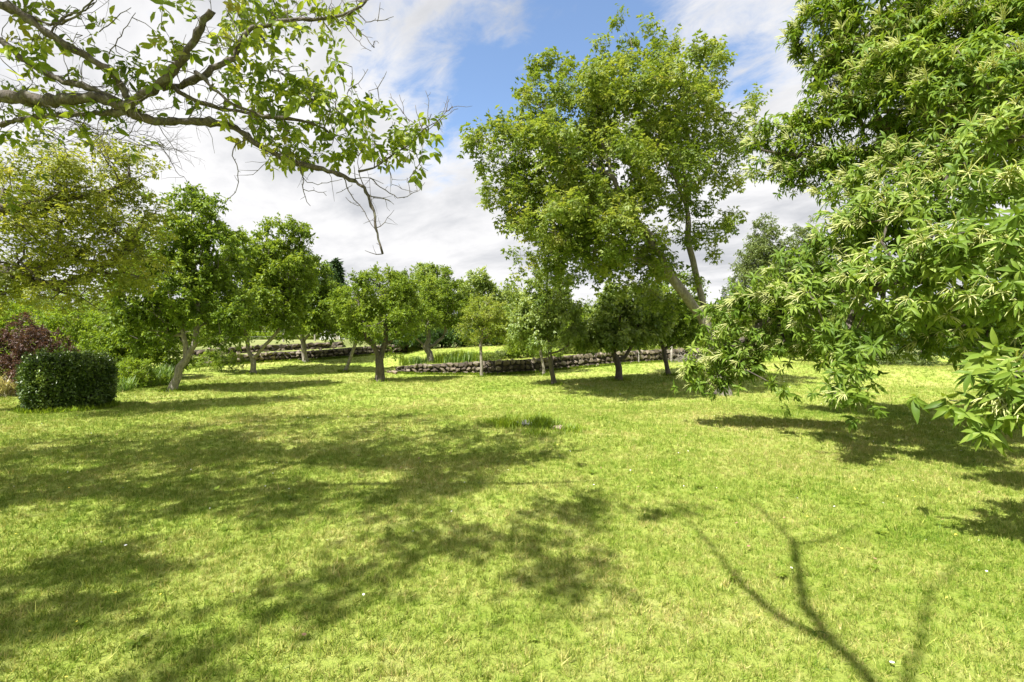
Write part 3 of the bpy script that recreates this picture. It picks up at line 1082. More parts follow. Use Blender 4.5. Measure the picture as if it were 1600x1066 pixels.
tree('apple_tree', 'open-branched apple tree standing on the terrace above the middle wall', 'tree',
     [Q3((671, 566, 24), (671, 552, 24), (670, 544, 24), (652, 530, 23.8), (640, 515, 23.6), (636, 490, 23.5)), Q3((671, 545, 24), (690, 532, 24.2), (698, 515, 24.3), (700, 480, 24.2)),
      Q3((668, 540, 24), (668, 500, 24), (672, 450, 24))],
     0.15,
     [(655, 462, 23.8, 36, 34), (690, 462, 24, 36, 36), (706, 492, 24.2, 24, 26), (660, 497, 23.2, 50, 20, 1.4), (684, 436, 24, 24, 18), (640, 488, 23.6, 20, 20), (722, 480, 24.2, 14, 18)],
     300, 84, 0.38, (0.10, 0.6), M['apple'], M['bark_mid'], twigs=8, droop=0.1, up=0.8, amp=0.06, group=APPLE)
tree('plum_tree', 'small yellow-green tree with thin pale trunk in front of the middle wall', 'tree',
     [Q3((753, 590, 20.3), (752, 570, 20.3), (750, 545, 20.4), (755, 510, 20.4), (760, 475, 20.4))],
     0.06,
     [(758, 488, 20.4, 36, 24), (738, 512, 20.3, 22, 20), (782, 508, 20.4, 34, 22), (752, 528, 20.3, 24, 12), (800, 525, 20.6, 22, 16)],
     170, 77, 0.36, (0.08, 0.5), M['plum'], M['bark_mid'], up=0.6)
tree('fruit_tree', 'tree with slim dark trunk and drooping branches, just left of the walnut shade', 'tree',
     [Q3((866, 604, 17), (863, 580, 17), (859, 556, 17), (857, 530, 17), (850, 490, 17), (852, 450, 17)), Q3((860, 556, 17), (875, 548, 16.9), (888, 540, 16.8)), Q3((859, 556, 17), (848, 548, 17), (835, 535, 17.1))],
     0.085,
     [(850, 478, 17, 44, 34), (828, 508, 16.9, 34, 26), (880, 500, 16.9, 34, 30), (852, 530, 16.7, 40, 16), (862, 440, 17.1, 34, 22), (815, 480, 17.2, 24, 24)],
     230, 77, 0.34, (0.11, 0.55), M['pale'], M['bark_dark'], droop=0.7)
tree('young_tree', 'thin grey trunk half hidden behind the slim dark one before the middle wall', 'tree',
     [Q3((850, 584, 20.8), (848, 560, 20.8), (840, 530, 20.8), (830, 500, 20.8))],
     0.06, [(825, 500, 20.9, 34, 24), (855, 490, 21.2, 30, 22)], 90, 70, 0.4, (0.09, 0.55), M['cherry_light'], M['bark_mid'])
tree('fruit_tree', 'broad-leaved tree with low Y-shaped dark trunk standing in the walnut shade', 'tree',
     [Q3((967, 596, 18.5), (967, 580, 18.5), (969, 566, 18.5), (956, 552, 18.4), (948, 535, 18.3), (935, 500, 18.2)), Q3((969, 566, 18.5), (984, 552, 18.5), (992, 535, 18.5), (1000, 490, 18.5)),
      Q3((957, 552, 18.4), (966, 520, 18.2), (972, 480, 18.2))],
     0.125,
     [(972, 492, 18.2, 50, 34), (930, 515, 18, 42, 22), (1012, 496, 18.4, 36, 34), (968, 528, 17.7, 50, 16), (905, 528, 18, 18, 14), (1000, 462, 18.4, 34, 20), (950, 470, 18.4, 30, 20)],
     260, 70, 0.36, (0.15, 0.62), M['pale'], M['bark_dark'], droop=0.8)
tree('fruit_tree', 'tree with thin dark leaning trunk farthest back under the tall walnut', 'tree',
     [Q3((1045, 586, 20), (1042, 570, 20), (1038, 548, 20), (1030, 520, 20), (1032, 480, 20)), Q3((1038, 548, 20), (1052, 535, 20), (1062, 510, 20))],
     0.09,
     [(1040, 490, 20, 44, 40), (1070, 500, 20.2, 34, 40), (1020, 520, 19.6, 30, 18), (1062, 455, 20.3, 34, 26)],
     220, 77, 0.42, (0.11, 0.55), M['cherry'], M['bark_dark'], droop=0.5)

# ------------------------------------------------------------------ the tall walnut
tree('walnut_tree', 'tall spreading walnut with leaning grey trunk rising above the orchard into the sky', 'tree',
     [Q3((1130, 619, 14.2), (1124, 590, 14.2), (1116, 550, 14.2), (1104, 510, 14.2), (1088, 485, 14.2), (1068, 455, 14.1), (1046, 425, 14.0), (1020, 385, 13.9), (985, 330, 13.8), (950, 260, 13.8), (930, 190, 13.8)),
      Q3((1108, 518, 14.2), (1106, 490, 14.3), (1093, 450, 14.4), (1080, 400, 14.4), (1073, 340, 14.4), (1071, 270, 14.4), (1060, 190, 14.3), (1030, 110, 14.2)),
      Q3((1074, 345, 14.4), (1062, 290, 14.3), (1020, 220, 14.2), (990, 130, 14.1), (985, 60, 14.1)),
      Q3((1078, 300, 14.4), (1100, 280, 14.5), (1118, 250, 14.6), (1150, 215, 14.7), (1175, 185, 14.8)),
      Q3((1000, 352, 13.9), (940, 330, 13.6), (880, 310, 13.4), (820, 280, 13.3)),
      Q3((1046, 425, 14.0), (980, 400, 13.7), (910, 390, 13.5), (850, 380, 13.4)),
      Q3((960, 280, 13.8), (900, 230, 13.7), (850, 170, 13.6))],
     0.185,
     [(985, 45, 14.1, 24, 26), (955, 95, 14.1, 45, 40), (1045, 95, 14.2, 50, 36), (1102, 110, 14.3, 26, 44), (862, 115, 13.8, 34, 26), (838, 170, 13.7, 42, 40),
      (905, 175, 13.9, 62, 50, 2.0), (1000, 180, 14.2, 76, 56, 2.4), (1080, 190, 14.4, 40, 50, 1.8, .6), (1150, 185, 14.7, 46, 34, 1.2, .5), (775, 240, 13.5, 38, 38),
      (850, 265, 13.6, 70, 56, 2.4), (945, 280, 13.6, 70, 56, 2.4), (1035, 290, 14, 50, 56, 2.0, .7), (800, 310, 13.4, 46, 34), (870, 350, 13.3, 66, 44, 2.2),
      (955, 370, 13.6, 60, 44, 2.2), (835, 400, 13.4, 50, 34), (900, 415, 13.4, 50, 26, 1.6, .7), (990, 425, 13.8, 46, 28, 1.4, .7), (1112, 330, 14.4, 36, 40, 1.2, .45),
      (1130, 265, 14.6, 34, 46, 1.2, .35), (1040, 390, 14.3, 36, 36, 1.5, .6), (1045, 450, 14.6, 36, 30), (770, 215, 13.5, 30, 16), (1118, 370, 14.4, 30, 22, 1, .5), (800, 200, 13.6, 30, 24),
      (1100, 60, 14.3, 18, 14)],
     640, 42, 0.44, (0.25, 1.0), M['walnut'], M['bark_mid'], tm=T_PIN, seg=0.35, amp=0.05, twigs=6, droop=0.45, tip_r=0.0030, twig_r=0.004, bias=0.12)

# ------------------------------------------------------------------ left middle walnut (trunk out of the picture on the left)
tree('walnut_tree', 'yellowing walnut whose long low limb reaches in at the left edge above the purple shrub', 'tree',
     [[(-13.6, 9.6, 0), (-13.4, 9.7, 1.6), (-13.0, 9.8, 2.8)] + Q3((-60, 405, 10), (20, 428, 10.2), (80, 450, 10.4), (140, 470, 10.6), (158, 486, 10.7)),
      [(-13.0, 9.8, 2.8), (-12.4, 9.8, 4.0)] + Q3((-40, 330, 10), (50, 320, 10.2), (130, 310, 10.5), (210, 280, 10.8)),
      Q3((80, 450, 10.4), (130, 440, 10.6), (190, 400, 10.8), (215, 360, 11))],
     0.22,
     [(40, 300, 10, 66, 44, 1.4), (140, 285, 10.6, 60, 36, 1.2), (205, 262, 10.9, 36, 24, .8, .6), (30, 380, 10, 66, 44, 1.4), (130, 370, 10.5, 66, 46, 1.4), (195, 340, 10.8, 40, 40, 1.0),
      (90, 440, 10.5, 80, 26, 1.3), (10, 440, 10, 40, 36, 1.2), (200, 410, 11, 34, 34, 1.0), (160, 240, 10.7, 50, 20, .8, .4), (60, 250, 10.3, 60, 24, 1, .5)],
     300, 24, 0.40, (0.18, 1.0), M['walnut_far'], M['bark_walnut'], tm=T_PIN, amp=0.06, twigs=6, droop=0.5, tip_r=0.0065, twig_r=0.0035, bias=0.1)

# ------------------------------------------------------------------ foreground walnut: traced limbs, overhead crown that shades the lawn
WN = np.array([-7.0, 2.2, 0.0])


def foreground_walnut():
    root = thing('walnut_tree', 'old walnut reaching in from the upper left with bare twigs and lichened limbs', 'tree', tuple(WN))
    px2w = lambda lst, Y0, Y1: np.array([P(a, b, Y0 + (Y1 - Y0) * i / (len(lst) - 1)) for i, (a, b) in enumerate(lst)])
    fork = np.array([-6.6, 3.4, 3.6])
    entry = P(-30, 150, 4.6)
    limbs = []      # (name, points, r0, r1)
    limbs.append(('trunk', [WN - [0, 0, .1], WN + [0.05, 0.1, 0.8], WN + [0.12, 0.4, 2.0], fork], 0.33, 0.19))
    limbs.append(('limb', [fork, (fork + entry) / 2 + [0, 0, 0.05], entry, P(90, 158, 4.55), P(150, 150, 4.5), P(190, 166, 4.5), P(205, 176, 4.5)], 0.062, 0.036))
    limbs.append(('limb', px2w([(200, 172), (222, 186), (245, 190), (330, 190), (368, 198), (395, 222), (440, 246), (480, 260), (530, 272), (556, 283)], 4.5, 4.9), 0.040, 0.020))
    limbs.append(('limb', px2w([(556, 283), (574, 298), (583, 328), (588, 360), (598, 397)], 4.9, 4.8), 0.015, 0.010))
    limbs.append(('limb', px2w([(192, 168), (228, 147), (258, 125), (276, 105), (292, 82), (312, 45), (330, 16)], 4.45, 4.2), 0.040, 0.026))
    limbs.append(('limb', px2w([(252, 137), (280, 136), (308, 122), (340, 105), (362, 94), (372, 84), (375, 62), (392, 42), (430, 37), (455, 30), (500, 30), (540, 24), (560, 14), (575, -6)], 4.5, 4.8), 0.034, 0.010))
    limbs.append(('limb', px2w([(262, 128), (285, 150), (335, 168), (400, 180), (440, 183), (478, 190), (505, 200), (522, 214)], 4.45, 5.0), 0.022, 0.008))
    limbs.append(('limb', px2w([(305, 112), (322, 126), (345, 150), (370, 168), (400, 176)], 4.5, 4.5), 0.016, 0.010))
    limbs.append(('limb', px2w([(560, 268), (585, 262), (612, 242), (640, 226), (662, 202), (690, 184), (707, 166)], 4.95, 5.3), 0.010, 0.004))
    limbs.append(('limb', px2w([(-30, 0), (20, 12), (60, 40), (90, 62), (130, 85), (150, 95), (185, 125), (205, 160)], 4.2, 4.5), 0.034, 0.026))
    limbs.append(('limb', px2w([(-40, 60), (0, 62), (40, 95), (100, 128), (150, 140), (190, 160)], 4.8, 4.5), 0.030, 0.022))
    limbs.append(('limb', px2w([(-40, 205), (20, 190), (80, 180), (140, 178), (200, 175)], 5.2, 4.5), 0.022, 0.026))
    limbs.append(('limb', px2w([(20, 15), (80, 40), (118, 30), (150, -10)], 4.3, 4.2), 0.012, 0.006))
    limbs.append(('limb', px2w([(80, 52), (100, 22), (140, 18), (148, 4)], 4.4, 4.4), 0.010, 0.005))
    # overhead limbs, above the picture, that throw the long shadows on the lawn
    up1 = np.array([-6.0, 2.6, 5.4])
    limbs.append(('limb', [fork, [-6.4, 3.1, 4.6], up1], 0.16, 0.12))
    limbs.append(('limb', [up1, [-4.6, 2.6, 6.2], [-3.0, 2.4, 6.6], [-2.2, 2.4, 7.0]], 0.05, 0.02))
    limbs.append(('limb', [up1, [-5.6, 3.8, 6.6], [-4.8, 5.0, 7.6], [-3.6, 5.6, 8.4]], 0.07, 0.03))
    limbs.append(('limb', [fork, [-7.2, 1.5, 4.5], [-6.8, -1.5, 5.5], [-4.2, -2.8, 6.2], [-2.4, -1.9, 6.4]], 0.09, 0.05))
    # shadow streaks on the right foreground: limb points found from where their shadow lies
    def over(px, py, h):
        Y = EYE * F / (py - 533)
        return np.array([(px - 800) / F * Y - SHX * h, Y - SHY * h, h])
    limbs.append(('limb', [[-2.4, -1.9, 6.4]] + [ over(1400, 1110, 6.3), over(1310, 1010, 6.2), over(1255, 945, 6.1), over(1246, 880, 6.1), over(1240, 845, 6.1)], 0.045, 0.024))
    limbs.append(('limb', [over(1240, 845, 6.1), over(1195, 800, 6.1), over(1150, 772, 6.2)], 0.018, 0.008))
    limbs.append(('limb', [over(1246, 850, 6.1), over(1300, 842, 6.1), over(1350, 815, 6.0)], 0.018, 0.008))
    limbs.append(('limb', [over(1310, 1010, 6.2), over(1210, 960, 6.3), over(1150, 900, 6.4), over(1110, 850, 6.5), over(1075, 812, 6.6)], 0.032, 0.012))
    limbs.append(('limb', [over(1400, 1110, 6.3), over(1440, 1000, 6.2), over(1450, 930, 6.2), over(1500, 880, 6.2)], 0.02, 0.008))
    allp, allr = [], []
    V, Q, off = [], [], 0
    rngl = np.random.default_rng(3)
    for i, (nm, pts, r0, r1) in enumerate(limbs):
        pts = np.asarray([np.asarray(p, float) for p in pts])
        p, r = wander(pts, 0.055 if i > 0 else 0.2, 0.0055 if i > 0 else 0.02, np.linspace(r0, r1, len(pts)))
        r = r * (1 + 0.13 * rngl.normal(0, 1, len(r)).clip(-1, 1.5) + 0.5 * (rngl.random(len(r)) < 0.05))
        allp.append(p); allr.append(r)
        V1, Q1 = [], []
        tube(p, r, 10 if i < 2 else 8, V1, Q1, 0)
        vv1 = np.concatenate(V1)
        vv1 = vv1 + rngl.normal(0, 1, vv1.shape) * np.repeat(r * 0.10, len(vv1) // len(r))[:, None]
        link(nm, mesh_np('walnut_' + nm, vv1 - WN, Q1, M['bark_walnut'], True), root)
    # traced bare hanging twigs
    twl = []
    def tw(lst, Y, r0=0.006, r1=0.0025):
        twl.append((px2w(lst, Y, Y), r0, r1))
    tw([(385, 215), (372, 226), (360, 236), (366, 250), (375, 268), (372, 295), (362, 308), (352, 318)], 4.6)
    tw([(468, 258), (474, 275), (474, 300), (478, 315), (485, 322)], 4.7)
    tw([(474, 278), (490, 288), (515, 288), (535, 280)], 4.7, .004)
    tw([(474, 296), (490, 300), (502, 297), (510, 306)], 4.7, .004)
    tw([(535, 275), (545, 300), (560, 322), (572, 330), (580, 352), (586, 358)], 4.8, .006)
    tw([(550, 290), (535, 300), (525, 302)], 4.8, .003)
    tw([(560, 322), (548, 318), (540, 308)], 4.8, .003)
    tw([(578, 278), (595, 292), (612, 306), (622, 312), (640, 304), (655, 300), (664, 285)], 5.0, .006)
    tw([(612, 288), (628, 296), (645, 300)], 5.0, .003)
    tw([(640, 302), (642, 290), (636, 278)], 5.0, .003)
    tw([(652, 298), (650, 288)], 5.0, .003)
    tw([(670, 196), (668, 180), (672, 160), (665, 142)], 5.2, .004)
    tw([(665, 205), (685, 192), (700, 176), (716, 170)], 5.2, .004)
    tw([(690, 182), (695, 165), (700, 150)], 5.2, .003)
    tw([(640, 190), (628, 175), (615, 160), (610, 146)], 5.2, .004)
    tw([(630, 178), (632, 162), (624, 148)], 5.2, .003)
    tw([(535, 30), (555, 42), (575, 60), (586, 82), (585, 58), (592, 68)], 4.8, .005)
    tw([(540, 60 - 20), (560, 66), (580, 80)], 4.8, .004)
    tw([(560, 22), (572, 36), (590, 34), (604, 28), (615, 26)], 4.8, .005)
    tw([(590, 34), (592, 18), (594, 4)], 4.8, .004)
    tw([(548, 135), (552, 120), (550, 105)], 4.8, .004)
    tw([(545, 140), (560, 128), (572, 118), (575, 108)], 4.8, .004)
    tw([(590, 138), (600, 125), (604, 112)], 4.9, .004)
    tw([(155, 50), (190, 20), (205, 12)], 4.5, .005)
    tw([(170, 85), (188, 55), (198, 38), (212, 20)], 4.5, .005)
    for pts, r0, r1 in twl:
        p, r = wander(pts, 0.05, 0.006, np.linspace(r0, r1, len(pts)))
        off = tube(p, r, 5, V, Q, off)
        allp.append(p); allr.append(r)
        # spur shoots
        for k in range(0, len(p) - 1, 2):
            d = rng.normal(0, 1, 3); d /= np.linalg.norm(d)
            e = p[k] + d * rng.uniform(0.02, 0.07)
            off = tube([p[k], (p[k] + e) / 2 + rng.normal(0, .004, 3), e], [0.0028, .0022, .0015], 3, V, Q, off)
    # procedural twigs on the traced limbs
    tips = []
    def grow(p, d, L, r, depth, store=True):
        nonlocal off
        n = max(3, int(L / 0.06))
        pts = [p]
        for k in range(n):
            d = d + rng.normal(0, 0.22, 3)
            d /= np.linalg.norm(d)
            pts.append(pts[-1] + d * L / n)
        pts = np.array(pts)
        off = tube(pts, np.linspace(r, r * 0.4, len(pts)), 4 if r > .004 else 3, V, Q, off)
        if depth > 0:
            for k in range(1, n, 1):
                if rng.random() < 0.5:
                    dd = d * 0.5 + rng.normal(0, 0.7, 3)
                    dd /= np.linalg.norm(dd)
                    grow(pts[k], dd, L * rng.uniform(0.3, 0.6), r * 0.55, depth - 1)
        tips.append((pts[-1], d))
    for li, p in enumerate(allp[1:14]):
        for k in range(2, len(p)):
            if rng.random() < 0.60:
                if not (-0.95 < p[k][0] / p[k][1] * 1 - 0 and True):
                    pass
                d = rng.normal(0, 1, 3) + np.array([0.3, 0, 0.3])
                d /= np.linalg.norm(d)
                grow(p[k], d, rng.uniform(0.15, 0.45), rng.uniform(.003, .006), 1)
    # bare twigs hanging below the limb at the far left
    for _ in range(34):
        st = P(rng.uniform(-20, 250), rng.uniform(150, 230), rng.uniform(4.8, 6.2))
        d = np.array([rng.uniform(0.2, 0.9), rng.uniform(-.3, .3), rng.uniform(-0.5, 0.15)])
        d /= np.linalg.norm(d)
        grow(st, d, rng.uniform(0.4, 0.8), 0.005, 2)
    link('twigs', mesh_np('walnut_twigs', np.concatenate(V) - WN, Q, M['twig'], True), root, kind='stuff')

    # leaves seen in the picture: sprays in the regions where the photograph has them
    regions = [  # px, py, Y, rx, ry, count
        (265, 40, 4.4, 38, 45, 24), (300, 90, 4.5, 46, 36, 16), (410, 20, 4.7, 60, 28, 42), (470, 60, 4.8, 50, 34, 22), (380, 60, 4.6, 30, 40, 14), (440, 100, 4.8, 46, 34, 24),
        (520, 10, 4.9, 40, 18, 16), (400, 150, 4.8, 50, 28, 22), (470, 165, 4.9, 60, 34, 44), (550, 165, 5.0, 40, 30, 22), (430, 225, 4.9, 50, 26, 26), (500, 215, 5.0, 54, 32, 40),
        (580, 215, 5.1, 40, 30, 22), (630, 215, 5.2, 34, 32, 18), (670, 225, 5.2, 24, 26, 9), (660, 185, 5.2, 30, 12, 5), (330, 150, 4.5, 36, 24, 10), (230, 120, 4.5, 36, 40, 22),
        (170, 130, 4.6, 50, 44, 34), (100, 60, 4.6, 60, 50, 26), (40, 110, 4.7, 50, 60, 34), (60, 30, 4.5, 60, 30, 20), (120, 180, 4.8, 70, 24, 20), (200, 180, 4.6, 26, 16, 10), (20, 200, 5.2, 40, 36, 20),
        (355, 70, 4.6, 20, 30, 8), (30, 280, 5.6, 40, 40, 10), (470, 130, 4.9, 40, 24, 16), (150, 200, 5.4, 60, 20, 10)]
    pos, dr, nr, att = [], [], [], []
    limbpts = np.concatenate(allp[1:])
    tipp = np.array([t[0] for t in tips])
    cand = np.concatenate([limbpts, tipp])
    pv, pq, po = [], [], 0
    for px, py, Y, rx, ry, cnt in regions:
        cnt = int(cnt * (0.68 if px < 345 else 1.12))
        k = 0
        while k < cnt:
            # a shoot carrying 2-4 compound leaves
            c = P(px + rng.uniform(-1, 1) * rx, py + rng.uniform(-1, 1) * ry, Y + rng.normal(0, 0.22))
            j = int(np.argmin(np.linalg.norm(cand - c, axis=1)))
            a = cand[j]
            mid = (a + c) / 2 + rng.normal(0, 0.03, 3)
            po = tube([a, mid, c], [0.0045, 0.0035, 0.002], 4, pv, pq, po)
            for q in range(rng.integers(2, 5)):
                dd = rng.normal(0, 0.7, 3) + np.array([0.1, -0.1, -0.55])
                pos.append(c + rng.normal(0, 0.015, 3))
                dr.append(dd)
                nr.append(rng.normal(0, 0.55, 3) + np.array([0, -0.25, 0.8]))
                k += 1
    link('shoots', mesh_np('walnut_shoots', np.concatenate(pv) - WN, pq, M['twig']), root, kind='stuff')
    pos, dr, nr = np.array(pos), np.array(dr), np.array(nr)
    L = rng.uniform(0.17, 0.30, len(pos))
    rn = rng.random(len(pos))
    order = np.argsort(-L / pos[:, 1])
    big, rest = order[:280], order[280:]
    variants = []
    for k in range(12):
        tv, tq = tmpl_loose(50 + k, 3 if k % 3 else 2)
        tv = tv + rng.normal(0, 0.012, tv.shape) * np.array([0.3, 0.6, 1])
        variants.append(mesh_np('walnut_leaf', tv, [tq], M['walnut_near'], False, np.full(len(tv), (k + 0.5) / 12)))
    d_, s_, n_ = basis(dr, nr)
    for i in big:
        m = Matrix(((d_[i][0], s_[i][0], n_[i][0]), (d_[i][1], s_[i][1], n_[i][1]), (d_[i][2], s_[i][2], n_[i][2])))
        o = link('leaf', variants[int(rng.integers(12))], root, tuple(pos[i] - WN))
        o.rotation_euler = m.to_euler()
        o.scale = (L[i],) * 3
    # the crown overhead and out of the picture; its shade lies on the lawn
    tg, cc = [], []
    def shade(px, py, rx, ry, h, n):
        Yc = EYE * F / (py - 533)
        for _ in range(n):
            a, rr = rng.uniform(0, 6.28), math.sqrt(rng.random())
            q_px, q_py = px + math.cos(a) * rr * rx, max(560, py + math.sin(a) * rr * ry)
            Y = EYE * F / (q_py - 533)
            hh = h + rng.uniform(-0.5, 0.6)
            pnt = np.array([(q_px - 800) / F * Y - SHX * hh, Y - SHY * hh, hh])
            # keep the picture itself free of these
            vy = 533 - (pnt[2] - EYE) / max(pnt[1], 0.05) * F
            vx = 800 + pnt[0] / max(pnt[1], 0.05) * F
            if pnt[1] > 0.1 and vy > -45 and vx > -60:
                continue
            tg.append(pnt)
            cc.append(pnt - np.array([0.1, 0, 0.5]))
    shade(80, 720, 110, 40, 6.4, 40)
    shade(250, 700, 150, 34, 6.8, 62)
    shade(420, 700, 140, 34, 7.2, 60)
    shade(600, 700, 110, 34, 7.4, 44)
    shade(760, 680, 110, 18, 7.6, 30)
    shade(520, 655, 190, 8, 8.8, 30)
    shade(330, 665, 150, 8, 8.8, 12)
    shade(60, 770, 90, 26, 6.0, 14)
    shade(300, 770, 120, 34, 6.4, 26)
    shade(470, 790, 90, 34, 6.4, 15)
    shade(640, 790, 60, 40, 6.6, 12)
    shade(690, 740, 80, 30, 7.0, 20)
    shade(780, 830, 90, 30, 6.6, 6)
    shade(890, 890, 40, 30, 6.4, 4)
    shade(900, 800, 60, 30, 6.6, 5)
    shade(640, 850, 60, 30, 6.2, 4)
    shade(480, 930, 60, 30, 6.0, 4)
    shade(150, 900, 140, 30, 5.8, 10)
    shade(60, 960, 80, 50, 5.6, 8)
    shade(300, 1020, 70, 30, 5.6, 3)
    
    shade(970, 790, 90, 16, 6.8, 4)
    tg, cc = np.array(tg), np.array(cc)
    limbs_over = [allp[i] for i in range(14, 18)]
    nodes, par, ends, npath = skeleton([np.vstack([l[::3], l[-1:]]) for l in limbs_over], tg, 0.05, 0.35, 0.1)
    v, q = skeleton_mesh(nodes, par, ends, 0.005, 0.06, 6, WN, 1.0)
    link('upper_branches', mesh_np('walnut_upper_branches', v, [q], M['bark_walnut'], True), root)
    p2, d2, n2_, r2, tw2 = cluster_leaves(tg, cc, 18, 0.48, 6, 0.2, 0.45)
    L2 = 0.23 * rng.uniform(0.7, 1.25, len(p2))
    p3 = np.concatenate([p2, pos[rest]]); d3 = np.concatenate([d2, dr[rest]]); n3_ = np.concatenate([n2_, nr[rest]])
    L3 = np.r_[L2, L[rest]]; r3 = np.r_[r2, rn[rest]]
    link('crown', leaves_mesh('foreground_walnut_crown', p3, d3, n3_, L3, L3, T_PIN_FINE, M['walnut_near'], r3, WN), root, kind='stuff')


foreground_walnut()

# ------------------------------------------------------------------ the sweet chestnut on the right
def chestnut():
    B = np.array([9.9, 8.2, 0.0])
    B[2] = H(B[0], B[1])
    root = thing('chestnut_tree', 'huge sweet chestnut in flower filling the right side, low branches sweeping to the lawn', 'tree', tuple(B))
    lob = [(1285, 55, 8.6, 46, 70), (1370, 50, 8.2, 70, 70), (1480, 50, 7.8, 90, 80), (1570, 90, 7.2, 60, 90), (1300, 165, 8.6, 54, 56), (1395, 160, 8.2, 70, 60), (1480, 150, 8, 70, 60),
           (1195, 182, 9.2, 28, 20), (1200, 245, 9.2, 34, 24), (1250, 235, 8.9, 46, 34), (1262, 285, 8.8, 30, 20), (1335, 250, 8.4, 56, 34), (1550, 230, 8.6, 70, 50), (1430, 230, 9, 50, 36),
           (1340, 330, 7.0, 44, 32), (1430, 310, 6.5, 76, 40), (1545, 290, 5.6, 70, 44), (1380, 390, 6.6, 76, 50), (1310, 400, 7.6, 46, 46), (1500, 380, 5.4, 90, 50), (1245, 450, 8.0, 54, 44),
           (1190, 475, 8.5, 46, 40, None, 1.4), (1135, 515, 9.0, 40, 34, None, 1.4), (1105, 583, 9.0, 36, 12, .3, 2.0), (1155, 565, 8.8, 44, 20, .4, 1.8), (1212, 605, 8.0, 16, 22, .2, 2.2), (1290, 480, 7.0, 50, 40), (1335, 560, 6.4, 20, 34, .3, 2.2),
           (1322, 610, 6.1, 38, 22, .3, 2.4), (1400, 450, 6.2, 80, 44), (1570, 440, 4.6, 50, 46), (1470, 440, 5.6, 60, 40), (1480, 500, 7.5, 80, 40), (1570, 510, 8.0, 70, 40), (1400, 510, 8.5, 60, 34), (1230, 530, 8.5, 50, 34),
           (1480, 250, 6.8, 60, 40), (1570, 200, 5.9, 60, 50), (1400, 262, 7.3, 56, 34), (1320, 290, 7.9, 40, 30), (1590, 130, 5.9, 40, 60), (1500, 130, 6.8, 70, 50), (1400, 110, 7.3, 60, 50), (1555, 605, 3.7, 62, 40, 0.3, 3.4), (1505, 595, 3.9, 26, 22, 0.2, 1.6), (1600, 640, 3.5, 40, 30), (1620, 400, 4.4, 40, 60), (1640, 560, 3.8, 40, 60, None, 1.6), (1590, 650, 3.5, 34, 22, .2, 3), (1650, 250, 7, 60, 120), (1280, 560, 8.2, 36, 20)]
    tips, cen = lobe_points(lob, 2700, 0.5)
    # boughs lie in layers with shade between them
    layer = np.sin(tips[:, 2] * 7.5 + 0.9 * np.sin(tips[:, 0] * 1.1) + 0.8 * tips[:, 1])
    tips[:, 2] -= 0.16 * np.cos(tips[:, 2] * 7.5 + 0.9 * np.sin(tips[:, 0] * 1.1) + 0.8 * tips[:, 1])
    tips = tips[(layer > -0.55) | (rng.random(len(tips)) < 0.35)]
    near_l = np.array([lb for lb in lob if lb[2] < 5], dtype=object)
    paths = [[tuple(B - [0, 0, .1]), tuple(B + [0, 0, 1.2]), tuple(B + [-.1, 0, 2.6]), tuple(B + [-.2, 0, 4.4]), tuple(B + [-.3, 0.1, 7.0]), tuple(B + [-.5, 0.1, 9])],
             [B + [-.15, 0, 3.9]] + Q3((1600, 172, 8.2), (1530, 192, 8.2), (1470, 208, 8.2), (1430, 226, 8.3), (1350, 235, 8.6), (1250, 245, 8.9), (1190, 235, 9.1)),
             [B + [-.1, 0, 2.4]] + Q3((1600, 380, 6.6), (1500, 400, 6.2), (1400, 430, 6.4), (1320, 480, 6.9), (1325, 560, 6.5)),
             [B + [-.1, 0, 2.7], B + [-1.6, 0.2, 2.9]] + Q3((1440, 430, 8.2), (1300, 460, 8.2), (1200, 500, 8.5), (1120, 560, 8.9)),
             [B + [-.1, 0, 2.0], (7.5, 6.2, 2.4)] + Q3((1640, 500, 4.6), (1600, 580, 3.8), (1550, 610, 3.6)),
             [B + [-.2, 0, 4.8]] + Q3((1560, 90, 8), (1450, 60, 8), (1330, 60, 8.5))]
    nodes, par, ends, npath = skeleton(paths, tips, 0.03, 0.3, 0.1)
    v, q = skeleton_mesh(nodes, par, ends, 0.0045, 0.36, 9, B, 1.3)
    link('trunk', mesh_np('chestnut_trunk', v, [q], M['bark_dark'], True), root)
    # rosettes
    n_ros = len(tips)
    out = tips - np.array([9.0, 8.4, 3.0])
    out /= np.linalg.norm(out, axis=1)[:, None]
    sub = 3
    rp = np.repeat(tips, sub, 0) + rng.normal(0, 0.13, (n_ros * sub, 3))
    rp[::sub] = tips
    ax = np.repeat(out, sub, 0) * 0.9 + rng.normal(0, 0.45, (n_ros * sub, 3)) + np.array([0, 0, 0.15])
    ax /= np.linalg.norm(ax, axis=1)[:, None]
    k = 10
    pos = np.repeat(rp, k, 0)
    A = np.repeat(ax, k, 0)
    ref = np.cross(A, np.array([0.1, 0.2, 0.97]))
    ref /= np.linalg.norm(ref, axis=1)[:, None]
    ref2 = np.cross(A, ref)
    th = np.tile(np.arange(k) * 2.4, len(rp)) + np.repeat(rng.uniform(0, 6.28, len(rp)), k)
    rad = ref * np.cos(th)[:, None] + ref2 * np.sin(th)[:, None]
    d = rad + A * rng.uniform(0.15, 0.8, len(pos))[:, None] + np.array([0, 0, -0.28]) + rng.normal(0, .15, (len(pos), 3))
    nr = A * 0.9 + np.array([0, 0, 0.7]) + rng.normal(0, 0.25, (len(pos), 3))
    pos = pos + A * rng.uniform(-0.07, 0.01, len(pos))[:, None]
    L = rng.uniform(0.10, 0.185, len(pos)) * np.repeat(rng.uniform(.8, 1.12, len(rp)), k)
    W = L * rng.uniform(0.22, 0.30, len(pos))
    rnd = np.clip(0.5 * np.repeat(rng.random(len(rp)), k) + 0.5 * rng.random(len(pos)), 0, 1)
    d[:, 2] -= rng.random(len(pos)) ** 3 * 0.6
